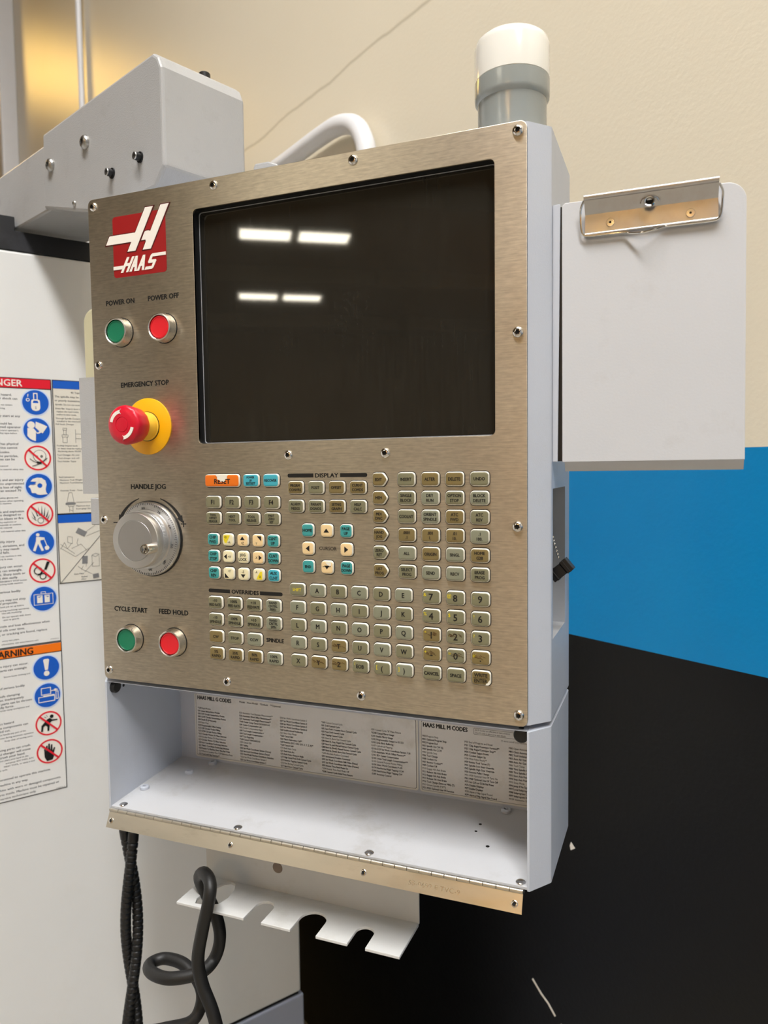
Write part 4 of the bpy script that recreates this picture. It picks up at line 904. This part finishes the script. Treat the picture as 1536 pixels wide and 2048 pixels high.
for r in range(5):
    for c in range(6):
        ch = rows[r][c]
        if ch == '#': key(LX[c], LZ[r], KW, KHT, 'olive', ['SHIFT'], 3.0, ink='yellow_ink', maxw=13.6, bold=0.015)
        elif ch == ';': key(LX[c], LZ[r], KW, KHT, 'olive', ['EOB'], 3.4, small=('/', -5.4, 2.6, 2.8))
        else:
            o = key(LX[c], LZ[r], KW, KHT, 'brown' if ch in 'TYZ' else ('olive2' if (r + c) % 2 else 'olive'), [ch], 4.4, bold=0.03, small={'(': ('[', -5.0, 1.4, 3.4), ')': (']', -5.2, 1.4, 3.4)}.get(ch))
            if ch in 'TYZ': scuff(o, KW)
NX = [383.2, 406.1, 429.0]
NK = [[('7', '&'), ('8', '@'), ('9', ':')], [('4', '%'), ('5', '$'), ('6', '!')], [('1', '*'), ('2', ','), ('3', '?')], [('-', '+'), ('0', '='), ('.', '#')]]
for r in range(4):
    for c in range(3):
        ch, sm_ = NK[r][c]
        o = key(NX[c], LZ[r], KW + 0.2, KHT + 0.4, 'brown' if ch in '1-.' else 'olive', [(ch, 6.0)], 6.0, bold=0.02, squeeze=1.0, small=(sm_, -5.6, 2.0, 3.1))
        if ch in '10-.2': scuff(o, KW)
key(NX[0], LZ[4], KW + 0.2, KHT + 0.4, 'olive', ['CANCEL'], 3.0, maxw=14.2); key(NX[1], LZ[4], KW + 0.2, KHT + 0.4, 'olive', ['SPACE'], 3.0, maxw=13.2)
o = key(NX[2] + 0.3, LZ[4] - 0.1, KW + 0.6, KHT + 0.6, 'brown', ['WRITE', 'ENTER'], 3.2, pitch=5.2, maxw=13.8, extra=[[(-6.8, 0.15), (6.8, 0.15), (6.8, -0.2), (-6.8, -0.2)]])
MB().prism([(x * mm, z * mm) for x, z in [(7.2, -2.2), (8.3, -1.0), (8.5, -4.6), (7.0, -6.0), (4.4, -6.2), (5.0, -4.4), (6.2, -4.0)]], -KH - 0.0001, -KH + 0.001).build('worn_patch', 'keyside', o)

# ------------------------------------------------------------------ tray
TZ0, TZ1 = -0.1492, -0.0042
b = MB()
outer = [(0.0, 0.0)] + [(W + 0.0015, 0.0)] + arc3((X1, 0.0165), (W + 0.0015, 0.0), (X1, YB), 0.0045) + [(X1, YB), (-0.0173, YB), (-0.0173, 0.0165)]
inner = [(0.0022, 0.0), (W + 0.0008, 0.0), (W - 0.001, 0.1285), (0.0022, 0.1285)]
# walls: U-shaped plan extruded, then floor and top rail
ring = [outer[0]] + outer[1:2] + outer[2:] 
wl = [(W + 0.0014, 0.0)] + arc3((X1, 0.0215), (W + 0.0015, 0.0), (X1, YB), 0.0045) + arc3((X1, YB), (X1, 0.0215), (-0.0173, YB), 0.006) + arc3((-0.0173, YB), (X1, YB), (-0.0173, 0.0215), 0.006) + arc3((-0.0173, 0.0215), (-0.0173, YB), (0.0, 0.0), 0.0045) + [(0.0, 0.0), (0.0022, 0.0), (0.0022, 0.1290), (W - 0.0006, 0.1290), (W - 0.0006, 0.0)]
b.prism(wl, TZ0, TZ1, 'z')
tray = lbl(b.build('storage_tray', 'paint', pend, sharp=25), 'open storage tray under the faceplate')
fl = MB().prism([(0.0005, -0.1482), (0.1292, -0.1482), (0.1292, -0.1368), (0.0005, -0.1458)], 0.0016, W - 0.0004, 'x')
fl.build('tray_floor', 'paint_in', tray)
MB().prism([(0.0026, TZ1 - 0.0006), (0.1295, TZ1 - 0.0006), (0.1295, TZ1), (0.0026, TZ1)], 0.0018, W - 0.001, 'x').build('tray_roof', 'paint', tray)
MB().box(0.0022, W - 0.0008, 0.1262, 0.1292, -0.052, TZ1).build('back_rail', 'paint', tray)
def floor_z(y): return -0.1458 + (0.1368 - 0.1458) * -1 * (y / 0.1292)
wsock = MB().lathe([(0.0052, 0), (0.0052, 0.0026), (0.0044, 0.0036), (0.0024, 0.0036), (0.0022, 0.0012)], axis='z', seg=20, mis=[0, 0, 0, 0, 1]).mesh('tray_bolt', ['paint', 'dark'])
riv = MB().lathe([(0.0048, -0.0004), (0.0046, 0.0006), (0.0036, 0.0015), (0.0018, 0.0020), (0.0004, 0.0021)], axis='z', seg=20).mesh('rivet', 'chrome')
for x, y in ((0.0128, 0.044), (0.0400, 0.092), (0.0540, 0.1215), (0.4250, 0.1200)): place('tray_bolt', wsock, tray, (x, y, floor_z(y)))
for x, y in ((0.0142, 0.0068), (0.1656, 0.0052), (0.3148, 0.0056), (0.4630, 0.0062)): place('rivet', riv, tray, (x, y, floor_z(y)))
for x, y, r in ((0.4050, 0.088, 0.0016), (0.4040, 0.074, 0.0014), (0.4215, 0.0515, 0.0019)):
    MB().lathe([(r, 0), (r, 0.0003)], axis='z', seg=10).build('drill_hole', 'dark', tray, (x, y, floor_z(y)))
MB().lathe([(0.0068, 0.0), (0.0068, 0.004), (0.0058, 0.0052), (0.002, 0.0054)], seg=24).build('rubber_bumper', 'rubber', tray, (0.4632, 0.0110, -0.0105))
MB().lathe([(0.0068, 0.0), (0.0068, 0.004), (0.0058, 0.0052), (0.002, 0.0054)], axis='x', seg=24).build('rubber_bumper', 'rubber', tray, (0.0020, 0.0112, -0.0125))
MB().lathe([(0.0016, 0.0), (0.0016, 0.0004)], axis='x', seg=12).build('drill_hole', 'dark', tray, (0.0022, 0.0265, -0.0156))

# piano hinge
hy, hz_ = -0.0026, -0.1492
lf = MB(); la = radians(24)
ly, lz = -sin(la), -cos(la)
tpts = [(hy - 0.0012, hz_ - 0.001), (hy - 0.0012 + ly * 0.0165, hz_ - 0.001 + lz * 0.0165), (hy + ly * 0.0165, hz_ - 0.0017 + lz * 0.0165), (hy, hz_ - 0.0017)]
lf.prism(tpts, 0.0035, 0.4668, 'x')
leaf = lbl(lf.build('piano_hinge', 'hinge', pend), 'steel piano hinge leaf hanging from the tray front')
NKN = 38; kl = 0.4636 / NKN
kn = MB().lathe([(0.0019, 0.0002), (0.0022, 0.0004), (0.0022, kl - 0.0004), (0.0019, kl - 0.0002)], axis='x', seg=14).mesh('hinge_knuckle', 'hinge')
for i in range(NKN): place('hinge_knuckle', kn, leaf, (0.0034 + i * kl, hy, hz_ + 0.0006))
MB().tube([(0.003, hy, hz_ + 0.0006), (0.4680, hy, hz_ + 0.0006)], 0.0014, 10).build('hinge_pin', 'dark', leaf)
er = MB().lathe([(0.0030, 0.0), (0.0030, 0.0006), (0.0024, 0.0010), (0.0017, 0.0010), (0.0016, 0.0001)], seg=18, mis=[0, 0, 0, 0, 1]).mesh('rivet', ['chrome', 'dark'])
for x in (0.0085, 0.1640, 0.3140, 0.4600):
    q = place('rivet', er, leaf, (x, hy - 0.0012 + ly * 0.0088, hz_ - 0.0012 + lz * 0.0088)); q.rotation_euler = (-la, 0, 0)
st = MB().text('55-0692 E TVC-9', 0, 0, 0.0040, y=-0.0001, width=0.050)
q = st.build('stamped_lettering', 'nickel', leaf, (0.385, hy - 0.0013 + ly * 0.0088, hz_ - 0.0012 + lz * 0.0088), flat=True, recalc=False); q.rotation_euler = (-la, 0, 0)

# reference cards
def card(x0, x1, label):
    c = MB().prism(rrect(x0, x1, -0.1335, -0.0505, 0.003), 0.1284, 0.1289).build('reference_card', 'cardedge', pend)
    lbl(c, label)
    e = 0.0022
    MB().prism(rrect(x0 + e, x1 - e, -0.1315, -0.0522, 0.002), 0.12825, 0.1286).build('frame_line', 'card_ink', c)
    e = 0.0026
    MB().prism(rrect(x0 + e, x1 - e, -0.1311, -0.0526, 0.002), 0.1281, 0.1286).build('print_area', 'card', c)
    return c
def card_text(c, cols):
    t = MB(); p = 3.70
    for x, z, w, ls in cols:
        for i, s in enumerate(ls):
            t.text(s, x * mm, (z - i * p) * mm, 0.0021, y=0.1280, align='l', squeeze=0.80, maxw=w * mm, bold=0.03 if i % 5 else 0.01)
    t.build('lettering', 'card_ink', c, flat=True, recalc=False)
c1 = card(0.0243, 0.3238, 'G code reference card on the tray back wall')
MB().text('HAAS MILL G CODES', 0.0542, -0.0568, 0.0046, y=0.1280, width=0.0496, bold=0.05).text('Modal   Non-Modal   *Default   **Optional', 0.120, -0.0562, 0.0021, y=0.1280, width=0.058, bold=0.022).build('heading', 'ink', c1, flat=True, recalc=False)
card_text(c1, [
 (29.3, -70.2, 60, ['*G00 Rapid Motion', 'G01 Linear Interpolation Motion', 'G02 CW Circular Interpolation Motion', 'G03 CCW Circular Interpolation Motion', 'G04 Dwell (P) (P=seconds)', 'G09 Exact Stop', 'G10 Programmable Offset Setting', 'G12 CW Circular Pocket Milling', 'G13 CCW Circular Pocket Milling', '*G17 Circular Motion XY Plane Selection', 'G18 Circular Motion ZX Plane Selection', 'G19 Circular Motion YZ Plane Selection', 'G20 Inch Coordinate Positioning Selection', 'G21 Metric Coordinate Positioning Selection', 'G28 Return To Machine Zero Thru Ref. Point', 'G29 Move to Location Thru G29 Reference Point', 'G31 Feed until Skip Function**']),
 (90.6, -69.8, 56, ['G35 Automatic Tool Diameter Measurement**', 'G36 Automatic Work Offset Measurement**', 'G37 Automatic Tool Length Measurement**', '*G40 Cutter Comp Cancel G41/G42/G141', 'G41 Cutter Compensation Left', 'G42 Cutter Compensation Right', 'G43 Tool Length Compensation +', 'G44 Tool Length Compensation -', 'G47 Text Engraving', '*G49 Cancel G43/G44/G143', 'G50 Cancel G51', 'G51 Scaling', 'G52 Set Work Coordinate System (Yasnac)', 'G52 Set Local Coordinate System (Fanuc)', 'G53 Non-Modal Machine Coordinate Selection', '*G54 Set Work Coordinate System 1', 'G55 Set Work Coordinate System 2']),
 (147.8, -69.6, 54, ['G56 Set Work Coordinate System 3', 'G57 Set Work Coordinate System 4', 'G58 Set Work Coordinate System 5', 'G59 Set Work Coordinate System 6', 'G60 Unidirectional Positioning', 'G61 Exact Stop Modal', '*G64 Cancel G61', 'G65 Macro Subroutine Call**', 'G68 Rotation (G17, G18, G19, X, Y, Z, R)**', '*G69 Cancel G68', 'G70 Bolt Hole Circle', 'G71 Bolt Hole Arc', 'G72 Bolt Holes Along an Angle', 'G73 High Speed Peck Drill Canned Cycle', 'G74 Reverse Tapping Canned Cycle', 'G76 Fine Boring Canned Cycle', 'G77 Back Bore Canned Cycle']),
 (203.5, -68.6, 61, ['*G80 Cancel Canned Cycle', 'G81 Drill Canned Cycle', 'G82 Spot Drill / Counter Bore Canned Cycle', 'G83 Peck Drill Canned Cycle', 'G84 Tapping Canned Cycle', 'G85 Bore In, Bore Out Canned Cycle', 'G86 Bore In, Stop, Rapid Out Canned Cycle', 'G87 Bore In, and Manual Retract Canned Cycle', 'G88 Bore In, Dwell, Manual Retract Canned Cycle', 'G89 Bore In, Dwell, Bore Out Canned Cycle', '*G90 Absolute Position Command', 'G91 Incremental Position Command', 'G92 Set Work Coordinate Shift Value (Fanuc)', 'G92 Set Work Coordinate Shift Value (Yasnac)', 'G93 Inverse Time Feed Mode On', '*G94 Inverse Time Feed Mode Off', '*G98 Canned Cycle Initial Point Return']),
 (267.3, -69.6, 54, ['G99 Canned Cycle "R" Plane Return', '*G100 Cancel Mirror Image', 'G101 Enable Mirror Image', 'G102 Programmable Output to RS-232', 'G103 Limit Block Buffering', 'G107 Cylindrical Mapping', 'G110-G129 Set Work Coordinate System 7-26', 'G136 Automatic Work Offset Measure**', 'G141 3D+ Cutter Compensation', 'G143 5-Axis Tool Length Compensation+**', 'G150 General Purpose Pocket Milling', 'G154 Select Work Coordinate P1-99', 'G174 NonVertical Rigid Tapping CCW', 'G184 NonVertical Rigid Tapping CW', 'G187 Accuracy Control'])])
c2 = card(0.3255, 0.4665, 'M code reference card on the tray back wall')
MB().text('HAAS MILL M CODES', 0.3556, -0.0566, 0.0046, y=0.1280, width=0.0508, bold=0.05).build('heading', 'ink', c2, flat=True, recalc=False)
MB().prism(rrect(0.3880, 0.4630, -0.0605, -0.0535, 0.0008), 0.1280, 0.12805, holes=[rrect(0.3883, 0.4627, -0.0602, -0.0538, 0.0006)]).text('All M Codes are effective at start of block.', 0.3895, -0.0556, 0.0018, y=0.1280, align='l', squeeze=0.85).text('One M code is allowed in each block.', 0.3895, -0.0586, 0.0018, y=0.1280, align='l', squeeze=0.85).text('(*) turns on/off only machine functions', 0.418, -0.0640, 0.0018, y=0.1280, align='l', squeeze=0.9).build('note', 'card_ink', c2, flat=True, recalc=False)
card_text(c2, [
 (329.0, -69.3, 47, ['M00 Program Stop', 'M01 Optional Program Stop', 'M02 Program End', 'M03 Spindle On CW (S)', 'M04 Spindle On CCW', 'M05 Spindle Stop', 'M06 Tool Change', 'M08 Coolant On', 'M07 Shower Coolant**', 'M09 Coolant Off', 'M10 Engage 4th Axis Brake', 'M11 Release 4th Axis Brake', 'M12 Engage 5th Axis Brake', 'M13 Release 5th Axis Brake', 'M16 Tool Change (Same as M06) (T)', 'M19 Orient Spindle (P,R**)', 'M21-M28 Optional User M Function']),
 (377.8, -70.0, 46, ['M30 End of Program and Reset', 'M31 Chip Auger/Conveyor Forward**', 'M33 Chip Auger/Conveyor Stop**', 'M34 Coolant Spigot Down', 'M35 Coolant Spigot Up', 'M36 Wait Pallet Ready**', 'M39 Rotate Tool Turret (T)', 'M41 Spindle Low Gear Override', 'M42 Spindle High Gear Override', 'M50 Execute Pallet Change', 'M51-M58 Optional User M Turn On', 'M61-M68 Optional User M Turn Off', 'M75 Set G35 or G136 Ref Point', 'M76 Disable Displays', 'M77 Enable Displays', 'M78 Alarm if Skip Signal Found', 'M79 Alarm if Skip Signal Not Found']),
 (426.6, -70.9, 38, ['M80 Open Automatic Door**', 'M81 Close Automatic Door**', 'M82 Tool Unclamp', 'M83 Auto Air Gun On**', 'M84 Auto Air Gun Off**', 'M86 Tool Clamp', 'M88 Thru Spindle Coolant On**', 'M89 Thru Spindle Coolant Off**', 'M93 Start Axis Position Capture', 'M94 Stop Axis Position Capture', 'M95 Sleep Mode', 'M96 Jump if No Signal', 'M97 Local Subprogram Call', 'M98 Subprogram Call', 'M99 Subprogram Return', 'M109 Interactive User Input'])])

# small things on the back and side of the pendant
g = MB().prism([(-0.016, 0.0), (0.018, 0.0), (0.018, 0.022), (0.012, 0.030), (0.002, 0.034), (-0.014, 0.034), (-0.016, 0.030)], -0.012, 0.016)
g.build('cable_gland', 'arm', pend, (0.184, 0.074, 0.5205), bevel=(0.0015, 2))
pk = MB().prism([(-0.069, 0.2035), (-0.018, 0.2035), (-0.018, 0.3405), (-0.069, 0.3405)], 0.050, 0.0515)
pk.box(-0.0688, -0.0675, 0.0516, 0.0834, 0.2037, 0.3403).box(-0.069, -0.018, 0.0835, 0.085, 0.2035, 0.3405).box(-0.0674, -0.018, 0.0516, 0.0834, 0.2037, 0.205)
pk.build('side_pocket', 'arm', pend)
MB().box(-0.0589, -0.0176, 0.050, 0.080, 0.1663, 0.1985).build('pocket_bracket', 'arm', pend, bevel=(0.001, 1))
cp = rrect(-0.0645, -0.022, 0.2100, 0.4215, 0.016, 8)
tag(MB().prism(cp, 0.0545, 0.076).build('plastic_cover', 'creamplastic', None, (0, 0, 0), bevel=(0.003, 3)), 'cream rounded plastic piece sticking up behind the left edge of the faceplate', 'plastic piece')

# ================================================================== THINGS ON THE PENDANT
bc = thing('beacon_light', 'grey cylindrical beacon with white cap on top of the pendant', 'beacon lamp', (0.4436, 0.070, H))
MB().lathe([(0.0318, 0.0), (0.0318, 0.0455), (0.0322, 0.0470)], axis='z', seg=48).build('base', 'beacon', bc)
MB().lathe([(0.0322, 0.0465), (0.0342, 0.0490), (0.0346, 0.0520), (0.0346, 0.0660), (0.0340, 0.0664)], axis='z', seg=48).build('collar', 'beacon', bc)
MB().lathe([(0.0338, 0.0662), (0.0345, 0.0668), (0.0345, 0.0960), (0.0332, 0.1010), (0.0300, 0.1040), (0.020, 0.1056), (0.004, 0.1060)], axis='z', seg=48).build('white_cap', 'lens', bc)

cb_ = thing('clipboard', 'light grey metal clipboard with steel clip fixed to the pendant side', 'clipboard', (0.4955, 0.025, 0.2327))
def cxz(pts): return [(x - 0.4955, z - 0.2327) for x, z in pts]
bp_ = [(0.4965, 0.2327), (0.6412, 0.2327)]
for i in range(9):
    t = radians(90 * i / 8); bp_.append((0.6395 - 0.0150 + 0.0150 * cos(t), 0.4535 - 0.0150 + 0.0150 * sin(t)))
bp_ += [(0.4985, 0.4552), (0.4958, 0.4530)]
MB().prism(cxz(bp_), 0.0, 0.0018).build('board', 'board', cb_, bevel=(0.0005, 2))
MB().prism(cxz([(0.4880, 0.2330), (0.4925, 0.2330), (0.4946, 0.4548), (0.4880, 0.4548)]), 0.0, 0.0016).build('mount_strip', 'paint', cb_, bevel=(0.0004, 1))
MB().prism(cxz([(0.4900, 0.2335), (0.5000, 0.2335), (0.5000, 0.4530), (0.4900, 0.4530)]), 0.0024, 0.0034).build('gap_backing', 'black', cb_)  # black strip behind the gap between mount strip and board
MB().prism([(0.0, 0.0), (0.0016, 0.0), (0.0066, -0.0072), (0.0052, -0.0080)], 0.003, 0.1452, 'x').build('bottom_lip', 'board', cb_)
cx0, cx1 = 0.5155 - 0.4955, 0.6190 - 0.4955; cz = 0.2327
def cp_prof(off):
    return [(-0.0016 - off, 0.4262 - cz), (-0.0016 - off, 0.4420 - cz), (-0.0050 - off, 0.4452 - cz), (-0.0110 - off, 0.4525 - cz)]
pr = cp_prof(0.0); pr2 = [(y + 0.0009, z + 0.0004) for y, z in pr][::-1]
cl = MB().prism(pr + pr2, cx0, cx1, 'x')
cl.tube([(cx0, -0.0112, 0.4532 - cz), (cx1, -0.0112, 0.4532 - cz)], 0.0023, 12)
cl.tube([(cx0, -0.0024, 0.4256 - cz), (cx1, -0.0024, 0.4256 - cz)], 0.0010, 8)
clip = cl.build('clip_plate', 'clipsteel', cb_)
for x, z in ((0.5362, 0.4334), (0.5985, 0.4326)):
    MB().lathe([(0.0036, 0.0), (0.0036, 0.0006), (0.0032, 0.0011), (0.0010, 0.0012), (0.0009, 0.0003)], seg=20, mis=[0, 0, 0, 0, 1]).build('rivet', ['nickel', 'dark'], clip, (x - 0.4955, -0.0016, z - cz))
MB().lathe([(0.0044, 0.0), (0.0046, 0.0024), (0.0038, 0.0034), (0.0029, 0.0030), (0.0027, 0.0002)], seg=24, mis=[0, 0, 0, 0, 1]).build('eyelet', ['chrome', 'dark'], clip, (0.5672 - 0.4955, -0.0056, 0.4444 - cz))
MB().tube([(cx0 + 0.0445, -0.0062, 0.4442 - cz), (cx0 + 0.0462, -0.0070, 0.4470 - cz), (cx0 + 0.0486, -0.0074, 0.4476 - cz)], 0.0006, 8, smooth_n=4).tube([(cx0 + 0.0592, -0.0062, 0.4442 - cz), (cx0 + 0.0575, -0.0070, 0.4470 - cz), (cx0 + 0.0551, -0.0074, 0.4476 - cz)], 0.0006, 8, smooth_n=4).build('spring', 'chrome', clip)
bw = [(cx0 - 0.0002, -0.0080, 0.4520 - cz), (cx0 - 0.0030, -0.0066, 0.4460 - cz), (cx0 - 0.0034, -0.0040, 0.4400 - cz), (cx0 - 0.0026, -0.0036, 0.4290 - cz), (cx0 + 0.0010, -0.0036, 0.4243 - cz), (cx0 + 0.0200, -0.0036, 0.4236 - cz), (cx0 + 0.0330, -0.0036, 0.4232 - cz), (cx0 + 0.0375, -0.0048, 0.4216 - cz), (cx0 + 0.0460, -0.0085, 0.4200 - cz), (cx0 + 0.0545, -0.0085, 0.4210 - cz), (cx0 + 0.0620, -0.0050, 0.4236 - cz), (cx0 + 0.0680, -0.0036, 0.4240 - cz), (cx0 + 0.0950, -0.0036, 0.4238 - cz), (cx1 - 0.0005, -0.0036, 0.4246 - cz), (cx1 + 0.0022, -0.0036, 0.4290 - cz), (cx1 + 0.0030, -0.0040, 0.4400 - cz), (cx1 + 0.0028, -0.0066, 0.4460 - cz), (cx1 + 0.0002, -0.0080, 0.4512 - cz)]
MB().tube(bw, 0.0010, 10, smooth_n=5).build('wire_bail', 'chrome', cb_)

# hose hook bracket
hb = thing('hook_bracket', 'light grey slotted hose hook bracket hanging under the pendant tray', 'bracket', (0.0, 0.0, -0.149))
BZ = -0.240 + 0.149; yf = 0.0555
def slot(x0, x1, yc):
    r = (x1 - x0) / 2; c = (x0 + x1) / 2
    return [(x0, 0.0)] + [(c - r * cos(pi * i / 12), yc + r * sin(pi * i / 12)) for i in range(13)] + [(x1, 0.0)]
lip = [(0.0877, 0.0)] + slot(0.1727, 0.1937, 0.0250) + slot(0.2279, 0.2569, 0.0225) + slot(0.2918, 0.3110, 0.0224) + [(0.3472, 0.0), (0.3480, yf), (0.0880, yf)]
hole_ = [(0.1170, 0.0500), (0.1228, 0.0535), (0.1290, 0.0520), (0.1345, 0.0420), (0.1367, 0.0260), (0.1335, 0.0130), (0.1220, 0.0062), (0.1090, 0.0050), (0.1052, 0.0130), (0.1058, 0.0240), (0.1105, 0.0380)]
MB().prism(lip, BZ - 0.0024, BZ + 0.0008, 'z', holes=[hole_]).build('hook_shelf', 'bracket', hb, bevel=(0.0006, 2))
plate_o = [(0.0885, BZ), (0.3482, BZ), (0.3482, 0.0), (0.0885, 0.0)]
MB().prism(plate_o, yf, yf + 0.002).build('back_plate', 'bracket', hb)
MB().box(0.0885, 0.3482, yf - 0.030, yf + 0.002, -0.0022, -0.0004).build('top_flange', 'paint', hb)
MB().lathe([(0.0062, 0.0), (0.0058, 0.0005), (0.002, 0.0006)], seg=20).build('weld_spot', 'weld', hb, (0.1825, yf, -0.212 + 0.149))

# ================================================================== HOSES AND CABLES
def spiral(ph, label):
    P_ = []; Nn = 900; zt_, zb2 = 0.552, -0.95
    tw = 2 * pi / 0.36
    for i in range(Nn):
        z = zt_ + (zb2 - zt_) * i / (Nn - 1)
        a = ph + tw * (z + 0.275); rr = 0.0082
        P_.append((-0.1295 - 0.006 * sin((z + 0.1) * 7) + rr * cos(a), 0.170 + rr * sin(a), z))
    r = lambda t: 0.0076 if int(t * (Nn - 1)) % 5 else 0.0058
    return tag(MB().tube(P_, r, 12).build('spiral_cable', 'black', None, (0, 0, 0), sharp=60), label, 'cable', 'twisted spiral-wrapped cables')
spiral(0.0, 'black spiral-wrapped cable, left strand where it leaves the tray corner')
spiral(pi, 'black spiral-wrapped cable, right strand where it leaves the tray corner')
fa = [(142.0, -356.4), (126.3, -317.3), (121.4, -290.8), (128.3, -256.1), (137.6, -221.3), (139.4, -201.9), (132.2, -193.1), (126.9, -201.7), (143.5, -230.9), (150.1, -256.6), (143.1, -282.8), (123.5, -304.2), (84.1, -320.8), (59.5, -320.1), (57.8, -310.8), (78.3, -299.6), (104.4, -300.5), (123.1, -318.1), (123.6, -340.3), (108.7, -363.9), (68.5, -383.7)]
fb = [(120.6, -384.4), (104.1, -343.5), (99.0, -315.7), (106.2, -279.4), (116.0, -242.9), (117.9, -222.6), (110.4, -213.3), (104.8, -222.4), (122.2, -253.0), (129.1, -279.9), (121.7, -307.4), (101.2, -329.7), (59.9, -347.1), (34.1, -346.5), (32.4, -336.7), (53.8, -324.9), (81.2, -325.9), (100.8, -344.4), (101.3, -367.6), (85.7, -392.3), (43.5, -413.0)]
yy = [-0.012, -0.012, -0.012, -0.0125, -0.0115, -0.004, 0.010, 0.022, 0.026, 0.026, 0.022, 0.006, -0.006, 0.002, 0.020, 0.034, 0.032, 0.024, 0.024, 0.014, 0.004]
hp = []
for (x0, z0), (x1, z1), y in zip(fa, fb, yy):
    t = (y + 0.010) / 0.030; hp.append(((x0 + (x1 - x0) * t) * mm, y, (z0 + (z1 - z0) * t) * mm))
hp = [(0.175, -0.010, -0.62), (0.160, -0.010, -0.45)] + hp + [(0.010, 0.0, -0.42), (-0.02, 0.01, -0.50), (-0.03, 0.02, -0.65)]
tag(MB().tube(hp, 0.0068, 14, smooth_n=8).build('air_hose', 'rubber', None, (0, 0, 0)), 'black rubber hose looped over the hook bracket under the tray', 'hose')

# clean up the helper text object
bpy.data.objects.remove(_to, do_unlink=True)
